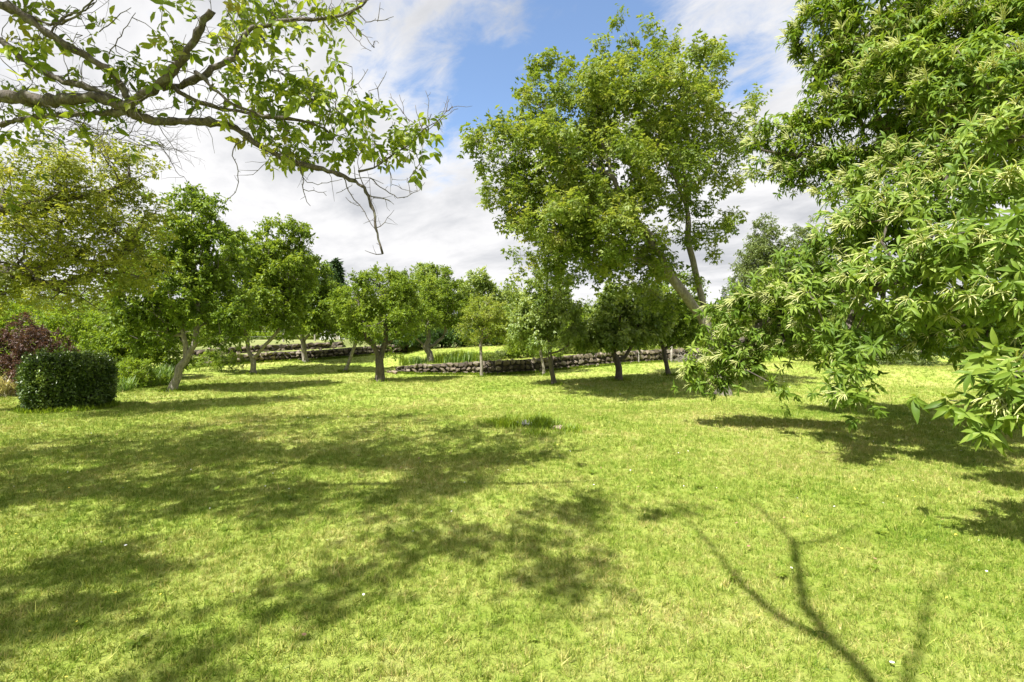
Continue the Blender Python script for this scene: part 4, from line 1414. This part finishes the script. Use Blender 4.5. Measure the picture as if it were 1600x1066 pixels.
    inframe = (800 + pos[:, 0] / pos[:, 1] * F < 1600) & (pos[:, 1] > 1)
    score = L / pos[:, 1] * inframe
    order = np.argsort(-score)
    big, rest = order[:290], order[290:]
    link('crown', leaves_mesh('chestnut_crown', pos[rest], d[rest], nr[rest], L[rest], W[rest], T_LANCE, M['chestnut'], rnd[rest], B), root, kind='stuff')
    variants = []
    for i in range(10):
        # long toothed leaf: zigzag edge, folded midrib, curved tip
        m = 9
        V, Q = [], []
        for j in range(m + 1):
            u = j / m
            wv = 0.5 * (math.sin(math.pi * min(1, u * 1.02) ** 0.85) ** 0.8 if 0 < u < 1 else 0)
            z = -0.30 * u ** 2 + random.uniform(-.008, .008)
            V += [(u, 0, z), (u + 0.02, wv, z + 0.22 * wv * 0.34), (u + 0.02, -wv, z + 0.22 * wv * 0.34)]
        for j in range(m):
            a, b = 3 * j, 3 * (j + 1)
            Q += [[a, b, b + 1, a + 1], [a + 2, b + 2, b, a]]
        variants.append(mesh_np('chestnut_leaf', np.array(V), [np.array(Q)], M['chestnut'], True, np.full(len(V), (i + .5) / 10)))
    d_, s_, n_ = basis(d, nr)
    for i in big:
        m = Matrix(((d_[i][0], s_[i][0], n_[i][0]), (d_[i][1], s_[i][1], n_[i][1]), (d_[i][2], s_[i][2], n_[i][2])))
        o = link('leaf', variants[int(rng.integers(10))], root, tuple(pos[i] - B))
        o.rotation_euler = m.to_euler()
        o.scale = (L[i], W[i], L[i])
    # catkins on the outer, sunlit shoots
    toS = np.array(to_sun)
    lit = (out @ toS)
    pr = np.clip(0.42 + 0.6 * lit, 0.12, 0.95)
    # flowering comes in patches
    pn = np.sin(tips[:, 0] * 2.1 + 1) * np.sin(tips[:, 1] * 1.7) * np.sin(tips[:, 2] * 2.3 + .5)
    pr = pr * (1 + 1.5 * pn)
    nearc = tips[:, 1] < 4.6
    pr[nearc] = 0.7
    sel = np.where(rng.random(n_ros) < pr)[0]
    V, Q, off = [], [], 0
    for i in sel:
        for c in range(rng.integers(6, 13)):
            dd = out[i] * 1.1 + rng.normal(0, 0.45, 3) + np.array([0, 0, 0.35])
            dd /= np.linalg.norm(dd)
            ln = rng.uniform(0.13, 0.24)
            pts = [tips[i] + out[i] * 0.03]
            for s in range(4):
                dd = dd + np.array([0, 0, -0.17]) + rng.normal(0, .07, 3)
                dd /= np.linalg.norm(dd)
                pts.append(pts[-1] + dd * ln / 4)
            off = tube(pts, [0.003, 0.0058, 0.0066, 0.0055, 0.002], 3, V, Q, off)
    vv = np.concatenate(V)
    link('catkins', mesh_np('chestnut_catkins', vv - B, Q, M['catkin'], True, rng.random(len(vv))), root, kind='stuff')


chestnut()


# ------------------------------------------------------------------ shrubs and background
def shrub(name, label, cat, px, Y, w_px, top_py, lm, leafL, leafR=0.5, n_tips=120, per=70, R=0.3, bm='bark_dark', group=None, trunk=0.05, low=0.15, lobes=None, tm=None, droop=0.2, depth=None, tall=False, squash=0.9, base_dx=0):
    x = P(px, 0, Y)[0]
    g = H(x, Y)
    gpy = 533 + (EYE - g) / Y * F
    hgt = max(gpy - top_py, 8.0)
    if lobes is None:
        lobes = []
        r2 = random.Random(int(px * 7 + Y))
        k = 7
        for i in range(k):
            u = (i + 0.5) / k
            lx = px + (u - 0.5) * w_px * (1.3 if not tall else 0.9)
            fac = 1 - abs(u - 0.5) ** 2 * 1.6
            ry = hgt * 0.36 * fac * r2.uniform(0.8, 1.1)
            ly = gpy - hgt * fac * (0.50 if not tall else 0.58) * r2.uniform(0.85, 1.1)
            lobes.append((lx, ly, Y + r2.uniform(-.5, .5), w_px * 0.28, ry, depth))
        lobes.append((px, top_py + hgt * 0.25, Y, w_px * 0.25, hgt * 0.25, depth))
    paths = [[(x, Y, g), (x, Y, g + hgt / F * Y * 0.15), (x + 0.03 * Y / 10, Y, g + hgt / F * Y * 0.75)]]
    return tree(name, label, cat, paths, trunk, lobes, n_tips, per, R, (leafL, leafR), lm, M[bm], twigs=7, droop=droop, seg=0.5, group=group, tm=tm, twig_r=0.004, squash=squash, zlow=0.1)


# clipped bush
def clipped_bush():
    Y = 12.3
    cx, cy = -10.55, 11.5
    g = H(cx, cy)
    hw, hd, hh = 0.80, 0.68, 1.25
    root = thing('clipped_bush', 'squat dark evergreen bush clipped to a rounded block at the left of the lawn', 'bush', (cx, cy, g))
    root.rotation_euler = (0, 0, math.atan2(11.25, 12.25))
    n = 5200
    # points on a superellipsoid, pushed in and out by noise
    v = rng.normal(0, 1, (n, 3))
    ex = 3.8
    m = (np.abs(v[:, 0]) ** ex + np.abs(v[:, 1]) ** ex + np.abs(v[:, 2]) ** ex) ** (1 / ex)
    s = v / m[:, None]
    keep = s[:, 2] > -0.9
    s = s[keep]
    z = (s[:, 2] + 0.95) / 1.95
    bump = 1 + 0.035 * np.sin(s[:, 0] * 9 + 2) * np.sin(z * 7 + s[:, 1] * 6) + 0.02 * np.sin(s[:, 0] * 21)
    pos = np.stack([s[:, 0] * hw * bump * (1 - 0.06 * (1 - z)), s[:, 1] * hd * bump, z * hh * bump], 1)
    pos *= (1.0 - 0.13 * rng.random(len(pos)) ** 2 + 0.12 * (rng.random(len(pos)) < 0.12) * rng.random(len(pos)))[:, None]
    out = np.stack([s[:, 0] ** 3, s[:, 1] ** 3, (s[:, 2]) ** 3 + .1], 1)
    out /= np.linalg.norm(out, axis=1)[:, None]
    k = 7
    p = np.repeat(pos, k, 0) + rng.normal(0, 0.028, (len(pos) * k, 3))
    o = np.repeat(out, k, 0)
    d = o * 0.7 + rng.normal(0, 0.6, p.shape)
    nr = o * 0.5 + rng.normal(0, 0.5, p.shape) + np.array([0, 0, 0.6])
    L = rng.uniform(0.045, 0.095, len(p))
    rnd = np.clip(0.6 * np.repeat(rng.random(len(pos)), k) + 0.4 * rng.random(len(p)), 0, 1)
    p[:, 2] = np.maximum(p[:, 2], 0.02)
    link('foliage', leaves_mesh('bush_foliage', p, d, nr, L, L * 0.42, T_SIMPLE, M['yew'], rnd), root, kind='stuff')
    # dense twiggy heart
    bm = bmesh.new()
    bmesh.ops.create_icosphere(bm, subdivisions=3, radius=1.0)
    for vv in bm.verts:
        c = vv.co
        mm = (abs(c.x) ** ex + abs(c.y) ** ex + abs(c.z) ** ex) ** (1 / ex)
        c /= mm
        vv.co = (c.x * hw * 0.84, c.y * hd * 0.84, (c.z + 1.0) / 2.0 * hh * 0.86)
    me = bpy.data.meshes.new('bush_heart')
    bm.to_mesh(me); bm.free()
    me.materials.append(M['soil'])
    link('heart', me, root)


clipped_bush()

shrub('purple_shrub', 'purple-leaved shrub rounded behind the clipped bush at the left edge', 'shrub', 35, 14.6, 120, 490, M['purple'], 0.07, n_tips=260, per=84, R=0.26)
shrub('flowering_shrub', 'bright yellow-green shrub directly right of the purple shrub', 'shrub', 120, 18.5, 110, 455, M['bright'], 0.09, n_tips=260, per=84, R=0.34)
shrub('flowering_shrub', 'glossy green shrub with darkest hollows left of the leaning pale trunk', 'shrub', 215, 19.5, 100, 470, M['cherry_light'], 0.11, 0.6, n_tips=240, per=84, R=0.34)
shrub('garden_shrub', 'pale green shrub at the far left behind the purple shrub', 'shrub', 10, 19, 100, 440, M['bright'], 0.10, n_tips=220, per=77, R=0.4)
shrub('low_shrub', 'low spreading green shrub right of the clipped bush in the left border', 'shrub', 205, 16.6, 60, 556, M['bright'], 0.06, n_tips=110, per=70, R=0.18, trunk=0.02)
shrub('low_shrub', 'small leafy mound under the leaning pale trunk against the left wall', 'shrub', 345, 22.6, 60, 545, M['cherry_light'], 0.08, n_tips=80, per=60, R=0.22, trunk=0.02)


def strap_clump(name, label, px, Y, n, hgt, spread, mat, cat='plant', bend=0.6, wid=0.012, group=None):
    x = P(px, 0, Y)[0]
    g = H(x, Y)
    root = link(name, None, None, (x, Y, g))
    V, Q, R_, off = [], [], [], 0
    for _ in range(n):
        a = rng.uniform(0, 6.28)
        st = np.array([rng.normal(0, spread * 0.4), rng.normal(0, spread * 0.35), 0])
        d = np.array([math.cos(a) * bend * rng.uniform(.3, 1), math.sin(a) * bend * rng.uniform(.3, 1), 1.0])
        L = hgt * rng.uniform(0.6, 1.2)
        pts = [st]
        for s in range(4):
            d = d / np.linalg.norm(d)
            pts.append(pts[-1] + d * L / 4)
            d = d + np.array([math.cos(a), math.sin(a), -0.6]) * 0.22 * bend
        pts = np.array(pts)
        side = np.array([-math.sin(a), math.cos(a), 0]) * wid
        ws = np.array([.6, 1, .9, .6, .08])[:, None]
        V.append(np.concatenate([pts - side * ws, pts + side * ws]))
        for s in range(4):
            Q.append([off + s, off + s + 1, off + s + 6, off + s + 5])
        R_ += [rng.random()] * 10
        off += 10
    me = mesh_np(name, np.concatenate(V), [np.array(Q)], mat, False, R_)
    COL.objects.unlink(root)
    bpy.data.objects.remove(root)
    o = link(name, me, None, (x, Y, g))
    tag(o, label, cat, group)
    return o


strap_clump('ornamental_grass', 'pale straw ornamental grass clump left of the clipped bush', 5, 14.0, 420, 0.85, 0.5, M['straw'], bend=0.9)
strap_clump('daylily', 'arching strap-leaved clump just right of the clipped bush', 222, 16.8, 260, 0.65, 0.5, M['strap'])
strap_clump('daylily', 'upright strap-leaved clump nearest the leaning pale trunk', 250, 17.4, 320, 0.75, 0.5, M['strap'], bend=0.45)
strap_clump('daylily', 'dark strap-leaved tuft hard against the clipped bush', 190, 15.2, 160, 0.5, 0.4, M['strap'])
for i, (px, Y, hg, lab) in enumerate([(636, 23.0, .45, 'leafy perennial clump nearest the left end of the middle wall'), (652, 22.8, .38, 'low green clump between the wall end and the terrace apple'),
                                  (690, 23.0, .55, 'grassy perennial clump right of the terrace apple trunk'), (703, 22.8, .5, 'second grassy clump right of the terrace apple trunk'),
                                  (716, 22.9, .6, 'tallest grassy clump above the middle wall'), (730, 22.7, .5, 'grassy clump left of the thin pale trunk above the wall'),
                                  (744, 22.9, .5, 'grassy clump behind the thin pale trunk above the wall')]):
    strap_clump('perennial', lab, px, Y, 260, hg, 0.45, M['strap'] if i % 2 else M['bright'], bend=0.4, group='perennials along the top of the middle wall')
shrub('low_shrub', 'grey-green shrub on top of the middle wall right of the thin pale trunk', 'shrub', 790, 23.2, 36, 545, M['willow'], 0.06, n_tips=70, per=60, R=0.2, trunk=0.02)
shrub('low_shrub', 'rounded yellow-green shrub on top of the middle wall before the dark slim trunk', 'shrub', 818, 23.2, 50, 528, M['bright'], 0.07, n_tips=120, per=70, R=0.25, trunk=0.03)
shrub('low_shrub', 'green shrub topping the middle wall behind the slim dark trunk', 'shrub', 880, 24.6, 76, 518, M['hazel'], 0.07, n_tips=110, per=70, R=0.28, trunk=0.03)
shrub('low_shrub', 'bright shrub topping the wall behind the Y-shaped trunk', 'shrub', 950, 26.5, 96, 502, M['bright'], 0.08, n_tips=150, per=70, R=0.32, trunk=0.03)
shrub('low_shrub', 'green shrub topping the wall left of the farthest thin dark trunk', 'shrub', 1030, 28.0, 100, 500, M['hazel'], 0.08, n_tips=140, per=70, R=0.34, trunk=0.03)

for px, Y, wd, top, mt, lab in [(852, 23.2, 34, 546, 'bright', 'small bright mound on the wall top behind the slim dark trunk'), (915, 24.5, 50, 540, 'hazel', 'green mound overhanging the wall left of the Y-shaped trunk'),
                                (990, 26.0, 50, 535, 'bright', 'bright mound on the wall top above the thin pale stake'), (1070, 27.6, 60, 530, 'hazel', 'green mound on the wall top above the brush pile'),
                                (765, 22.6, 30, 553, 'hazel', 'green mound on the wall top just right of the thin pale trunk')]:
    shrub('low_shrub', lab, 'shrub', px, Y, wd, top, M[mt], 0.06, 0.55, n_tips=80, per=63, R=0.18, trunk=0.02, depth=0.3)

# laurel hedge at the back of the terrace, shade put into its dark leaves
shrub('laurel_hedge', 'low hedge with shade put into its very dark leaf colour behind the terrace apple tree', 'hedge', 690, 29.5, 120, 512, M['dark'], 0.11, n_tips=300, per=84, R=0.4, depth=1.0)

BGG = 'background trees beyond the orchard'
bgt = [
    # px, Y, width, top, material, leaf, label
    (60, 34, 170, 430, 'hazel', .16, 'broad tree filling the gap above the far left shrubs'),
    (190, 36, 150, 440, 'hazel', .16, 'green tree behind the glossy shrub left of the leaning trunk'),
    (310, 38, 150, 455, 'bright', .16, 'bright tree behind the leaning pale trunk'),
    (420, 46, 140, 462, 'hazel', .18, 'tree far beyond the wire fence behind the forked tree'),
    (512, 38, 60, 410, 'dark', .16, 'dark round-topped tree left of the pointed conifer'),
    (560, 37, 80, 440, 'hazel', .16, 'green tree top just left above the gnarled apple'),
    (620, 36, 80, 428, 'hazel', .16, 'green tree top peeking between the two apple crowns'),
    (668, 31, 60, 402, 'pale', .20, 'large-leaved tree rising to a point behind the terrace apple'),
    (745, 32, 70, 416, 'pale', .20, 'large-leaved tree top left of the walnut crown'),
    (800, 34, 80, 448, 'pale', .18, 'pale green tree under the left edge of the walnut crown'),
    (870, 35, 110, 450, 'bright', .16, 'bright tree seen beneath the walnut crown'),
    (960, 36, 120, 458, 'hazel', .16, 'tree seen behind the Y-trunked tree'),
    (1060, 36, 120, 468, 'hazel', .16, 'tree behind the walnut trunk'),
    (1150, 38, 110, 462, 'bright', .16, 'low bright tree right of the walnut trunk'),
    (1240, 36, 130, 430, 'hazel', .16, 'hedgerow tree left of the chestnut boughs'),
    (1195, 52, 90, 334, 'willow', .22, 'tall rounded grey-green tree standing far off right of the walnut'),
    (1262, 54, 70, 346, 'willow', .22, 'second tall grey-green tree partly behind the chestnut'),
    (1360, 40, 140, 470, 'hazel', .18, 'tree behind the low chestnut boughs'),
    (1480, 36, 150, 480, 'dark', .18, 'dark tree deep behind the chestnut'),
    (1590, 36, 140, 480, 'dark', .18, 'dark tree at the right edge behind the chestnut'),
    (720, 40, 120, 470, 'hazel', .18, 'tree behind the dark hedge on the terrace'),
]
for px, Y, wd, top, mt, lf, lab in bgt:
    tall = wd < 100
    n = int(120 + wd * 1.1) * (3 if mt == 'willow' else 1)
    shrub('background_tree', lab, 'tree', px, Y, wd, top, M[mt], lf, 0.5, n_tips=n, per=63, R=Y * 0.016, trunk=0.14, group=BGG, tall=tall, bm='bark_mid')

for i, (px, Y, wd, top, mt, lab) in enumerate([
        (1150, 29, 90, 535, 'hazel', 'low shrub behind the walnut trunk at the lawn edge'),
        (1240, 30, 100, 538, 'bright', 'low bright shrub at the lawn edge left under the chestnut'),
        (1340, 30, 100, 540, 'hazel', 'pale shrub at the lawn edge under the middle of the chestnut'),
        (1440, 28, 110, 500, 'dark', 'shrub with shade put into its dark leaf colour at the lawn edge right under the chestnut'),  # dark leaf colour stands in for the shade band under the chestnut
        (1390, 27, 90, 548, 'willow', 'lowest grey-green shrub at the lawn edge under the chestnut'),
        (1550, 27.5, 120, 490, 'dark', 'shrub with shade put into its dark leaf colour at the lawn edge farthest right')]):  # same shade band, again carried by the leaf colour
    shrub('low_shrub', lab, 'shrub', px, Y, wd, top, M[mt], 0.09, 0.5, n_tips=140, per=63, R=0.36, trunk=0.04)


SG = 'garden shrubs behind the stone walls'
for px, Y, wd, top, mt, lab in [(300, 31, 70, 520, 'hazel', 'shrub behind the left end of the left wall'), (372, 32, 60, 524, 'willow', 'grey-green shrub behind the left wall near the first fence post'),
                                (410, 33, 50, 520, 'bright', 'bright shrub between the forked tree and the second fence post'), (480, 34, 60, 518, 'hazel', 'shrub behind the dark tree with pale straight trunk'),
                                (560, 34.5, 60, 514, 'bright', 'bright shrub above the right end of the left wall'), (610, 34, 60, 512, 'hazel', 'shrub just behind the gnarled apple trunk'),
                                (640, 31, 40, 526, 'dark', 'dark shrub left of the terrace apple trunk'), (770, 30, 60, 512, 'bright', 'bright shrub right of the dark hedge'),
                                (830, 31, 70, 505, 'hazel', 'shrub on the terrace behind the rounded yellow-green shrub'), (905, 31, 70, 500, 'bright', 'bright terrace shrub left of the Y-shaped trunk'),
                                (985, 32, 80, 500, 'hazel', 'terrace shrub right of the Y-shaped trunk'), (1075, 31, 80, 498, 'bright', 'terrace shrub beside the walnut stems')]:
    shrub('garden_shrub', lab, 'shrub', px, Y, wd, top, M[mt], 0.10, 0.55, n_tips=120, per=63, R=0.36, trunk=0.03, group=SG, depth=0.9)


def shed():
    x, Y = P(524, 0, 33.0)[0], 33.0
    g = H(x, Y)
    rt = thing('garden_shed', 'small pale low shed glimpsed under the branches behind the left wall', 'shed', (x, Y, g))
    def bx(nm, c, sz, mat, par=rt):
        bm = bmesh.new()
        bmesh.ops.create_cube(bm, size=1.0)
        for v in bm.verts:
            v.co = (c[0] + v.co.x * sz[0], c[1] + v.co.y * sz[1], c[2] + v.co.z * sz[2])
        me = bpy.data.meshes.new(nm); bm.to_mesh(me); bm.free()
        me.materials.append(mat)
        return link(nm, me, par)
    bx('wall', (0, 0, .5), (1.7, 1.2, 1.1), M['white_paint'])
    for i in range(6):
        bx('board', (-.72 + i * .288, -.615, .5), (.27, .03, 1.06), M['white_paint'])
    bx('door', (.35, -.64, .45), (.5, .03, .9), M['wood_pale'])
    bx('roof', (0, 0, 1.09), (1.95, 1.5, .08), M['wood_pale'])


shed()


def distant_wood():
    n = 2200
    x = rng.uniform(-75, 75, n)
    y = rng.uniform(62, 74, n)
    top = 4.6 + 1.2 * np.sin(x * 0.31 + 1) + 0.9 * np.sin(x * 0.83) + 0.5 * np.sin(x * 2.1)
    z = 1.0 + top * rng.random(n) ** 0.7
    tips = np.stack([x, y, z], 1)
    pos, d, nr, rnd, tw = cluster_leaves(tips, tips - np.array([0, -.6, .5]), 21, 1.1, 7, 0.3, 0.2)
    L = 0.42 * rng.uniform(0.7, 1.3, len(pos))
    link('distant_wood', leaves_mesh('distant_wood', pos, d, nr, L, L * 0.6, T_SIMPLE, M['hazel'], rnd), kind='stuff')


distant_wood()


def conifer(label, px, Y, wd, top, n=1500):
    x = P(px, 0, Y)[0]
    g = H(x, Y)
    hgt = EYE + (533 - top) / F * Y - g
    hw = wd / F * Y / 2
    root = thing('conifer', label, 'conifer', (x, Y, g), 'conifers in the distance')
    V, Q = [], []
    tube([(0, 0, 0), (0, 0, hgt * .5), (0, 0, hgt * .97)], [hgt * 0.02, hgt * .011, 0.02], 6, V, Q, 0)
    link('trunk', mesh_np('conifer_trunk', np.concatenate(V), Q, M['bark_dark'], True), root)
    f = rng.random(n) ** 0.8
    z = hgt * (0.98 - 0.8 * f)
    th = rng.uniform(0, 6.28, n)
    rr = (0.03 + f) * hw * rng.uniform(0.25, 1.0, n) * (1 + 0.25 * np.sin(z * 5 / hgt * 6))
    pos = np.stack([np.cos(th) * rr, np.sin(th) * rr, z - rr * 0.25], 1)
    d = np.stack([np.cos(th), np.sin(th), rng.normal(-0.15, .3, n)], 1) + rng.normal(0, .35, (n, 3))
    nr = rng.normal(0, .4, (n, 3)) + np.array([0, 0, 1])
    L = hw * rng.uniform(0.22, 0.4, n)
    link('foliage', leaves_mesh('conifer_foliage', pos, d, nr, L, L * 0.35, T_SIMPLE, M['conifer']), root, kind='stuff')


conifer('dark pointed conifer above the left orchard trees', 525, 60, 60, 404, 2600)
conifer('slim conifer tip behind the two apple trees', 697, 58, 34, 416, 1500)
conifer('tiny conifer spire right of the walnut stems', 1146, 80, 26, 432, 900)
conifer('small conifer just right of the tiny spire', 1132, 78, 24, 446, 900)

# ------------------------------------------------------------------ small things on the lawn
def rock(label, px, py, s, mat, sq=0.5):
    Y = EYE * F / (py - 533)
    x = P(px, 0, Y)[0]
    bm = bmesh.new()
    bmesh.ops.create_icosphere(bm, subdivisions=3, radius=0.5)
    for v in bm.verts:
        c = v.co
        k = 1 + 0.12 * math.sin(c.x * 9 + 1) * math.sin(c.y * 8) + 0.10 * math.sin(c.z * 11 + c.x * 5) + random.uniform(-.02, .02)
        v.co = c * k
    me = bpy.data.meshes.new('rock')
    bm.to_mesh(me); bm.free()
    me.materials.append(mat)
    o = link('rock', me, None, (x, Y, H(x, Y) + s * 0.08))
    o.scale = (s, s * 0.7, s * sq)
    tag(o, label, 'rock')


rock('flat grey rock half sunk in the long grass in mid lawn', 818, 665, 0.42, M['rock_grey'], 0.35)
rock('small buff rock at the right end of the long grass in mid lawn', 874, 672, 0.26, M['rock_pink'], 0.55)
TG = 'tufts of uncut grass round the rocks'
for px, py, n, hg, lab in [(795, 668, 150, .20, 'dark uncut tuft at the left of the grey rock'), (842, 666, 200, .20, 'brightest tall tuft between the grey and the buff rock'),
                           (858, 670, 120, .17, 'tuft just left of the buff rock'), (892, 676, 120, .12, 'low tuft right of the buff rock'), (770, 662, 90, .10, 'thin tuft farthest left of the rocks'),
                           (835, 680, 100, .10, 'short tuft in front of the grey rock')]:
    strap_clump('grass_tuft', lab, px, EYE * F / (py - 533), n * 2, hg * 1.4, 0.34, M['bright'], 'grass tuft', 0.6, 0.006, TG)


def flowers(name, n, mat, r, ymax, zone=None):
    y = np.sqrt(rng.uniform(2.2 ** 2, ymax ** 2, n))
    x = rng.uniform(-1.1, 1.1, n) * y
    z = height(x, y) + rng.uniform(0.02, 0.045, n)
    V, Q = [], []
    for i in range(n):
        rr = r * rng.uniform(0.6, 1.2)
        c = np.array([x[i], y[i], z[i]])
        off = len(V) * 7
        tilt = rng.normal(0, .3, 2)
        vs = [c + np.array([0, 0, rr * .3])]
        for k in range(6):
            a = k * 1.047
            vs.append(c + np.array([math.cos(a) * rr, math.sin(a) * rr, rr * (math.cos(a) * tilt[0] + math.sin(a) * tilt[1])]))
        V.append(np.array(vs))
        Q += [[off, off + 1 + k, off + 1 + (k + 1) % 6] for k in range(6)]
    o = link(name, mesh_np(name, np.concatenate(V), [np.array(Q)], mat), kind='stuff')
    return o


flowers('daisies', 160, M['petal'], 0.007, 14)
flowers('dandelions', 70, M['yellow'], 0.008, 9)
flowers('fallen_leaves', 60, M['dry_leaf'], 0.012, 9)
flowers('clover_heads', 150, M['petal'], 0.010, 22)

def lawn_weeds():
    n = 420
    y = np.sqrt(rng.uniform(1.8 ** 2, 9 ** 2, n))
    x = rng.uniform(-1.15, 1.15, n) * y
    keep = np.sin(x * 1.3 + 1) * np.sin(y * 1.1) + rng.normal(0, .5, n) > 0.1
    x, y = x[keep], y[keep]
    c = np.stack([x, y, height(x, y) + 0.012], 1)
    k = 8
    p = np.repeat(c, k, 0)
    th = rng.uniform(0, 6.28, len(p))
    d = np.stack([np.cos(th), np.sin(th), rng.uniform(0.1, 0.7, len(p))], 1)
    nr = rng.normal(0, .2, (len(p), 3)) + np.array([0, 0, 1])
    L = rng.uniform(0.03, 0.075, len(p)) * np.repeat(rng.uniform(.6, 1.2, len(c)), k)
    link('lawn_weeds', leaves_mesh('lawn_weeds', p, d, nr, L, L * 0.34, T_FINE, M['cherry_light']), kind='stuff')


def long_grass():
    """uncut grass left by the mower round the trunks, the bush and along the foot of the walls"""
    c = []
    for o in list(COL.objects):
        if o.parent is None and o.get('category') in ('tree', 'stake') and o.location.y < 27:
            for _ in range(70):
                a, r = rng.uniform(0, 6.28), abs(rng.normal(0.16, 0.12)) + 0.06
                c.append((o.location.x + math.cos(a) * r, o.location.y + math.sin(a) * r))
    for _ in range(3800):
        xx = rng.uniform(WA[0, 0], 10.5)
        c.append((xx, np.interp(xx, WA[:, 0], WA[:, 1]) - abs(rng.normal(0, .05)) - .03))
    for _ in range(2600):
        xx = rng.uniform(WB[0, 0], WB[-1, 0])
        c.append((xx, np.interp(xx, WB[:, 0], WB[:, 1]) - abs(rng.normal(0, .05)) - .03))
    for _ in range(900):
        a = rng.uniform(0, 6.28)
        c.append((-10.55 + math.cos(a) * rng.normal(.84, .06), 11.5 + math.sin(a) * rng.normal(.80, .06)))
    c = np.repeat(np.array(c), 3, 0) + rng.normal(0, .02, (len(c) * 3, 2))
    p = np.stack([c[:, 0], c[:, 1], height(c[:, 0], c[:, 1]) - 0.01], 1)
    d = rng.normal(0, .35, (len(p), 3)) + np.array([0, 0, 1])
    nr = rng.normal(0, 1, (len(p), 3))
    L = rng.uniform(0.06, 0.17, len(p))
    link('long_grass', leaves_mesh('long_grass', p, d, nr, L, 0.012, T_SIMPLE, M['bright']), kind='stuff')


lawn_weeds()


# brushwood against the end of the wall
def brush():
    x, Y = P(1074, 0, 25.4)[0], 25.4
    g = H(x, Y)
    V, Q, off = [], [], 0
    for _ in range(70):
        a = np.array([rng.normal(0, .5), rng.normal(0, .3), rng.uniform(0, .25)])
        d = np.array([rng.normal(0, 1), rng.normal(0, .5), rng.uniform(-.1, .7)])
        d /= np.linalg.norm(d)
        L = rng.uniform(.4, 1.0)
        off = tube([a, a + d * L * .5 + rng.normal(0, .04, 3), a + d * L], [.014, .010, .004], 4, V, Q, off)
    o = link('brush_pile', mesh_np('brush_pile', np.concatenate(V), Q, M['bark_pale']), None, (x, Y, g))
    tag(o, 'heap of pale bare branches against the wall left of the walnut trunk', 'brush pile')


brush()
for px, Y, lab in [(998, 25.0, 'thin pale stake before the wall right of the Y-shaped trunk'), (1049, 25.6, 'thicker pale stake by the wall behind the farthest thin trunk')]:
    x = P(px, 0, Y)[0]
    g = H(x, Y)
    V, Q = [], []
    r = 0.03 if px < 1000 else 0.06
    tube([(0, 0, -.05), (0.01, 0, .4), (0.0, 0, .95)], [r, r * .95, r * .9], 7, V, Q, 0)
    o = link('wooden_stake', mesh_np('wooden_stake', np.concatenate(V), Q, M['wood_pale'], True), None, (x, Y, g))
    tag(o, lab, 'stake')

long_grass()
nt = 0
for o in COL.objects:
    if o.type == 'MESH':
        nt += sum(len(p.vertices) - 2 for p in ()) or len(o.data.loops) - 2 * len(o.data.polygons)
print('TRIS', nt, 'OBJ', len(COL.objects))
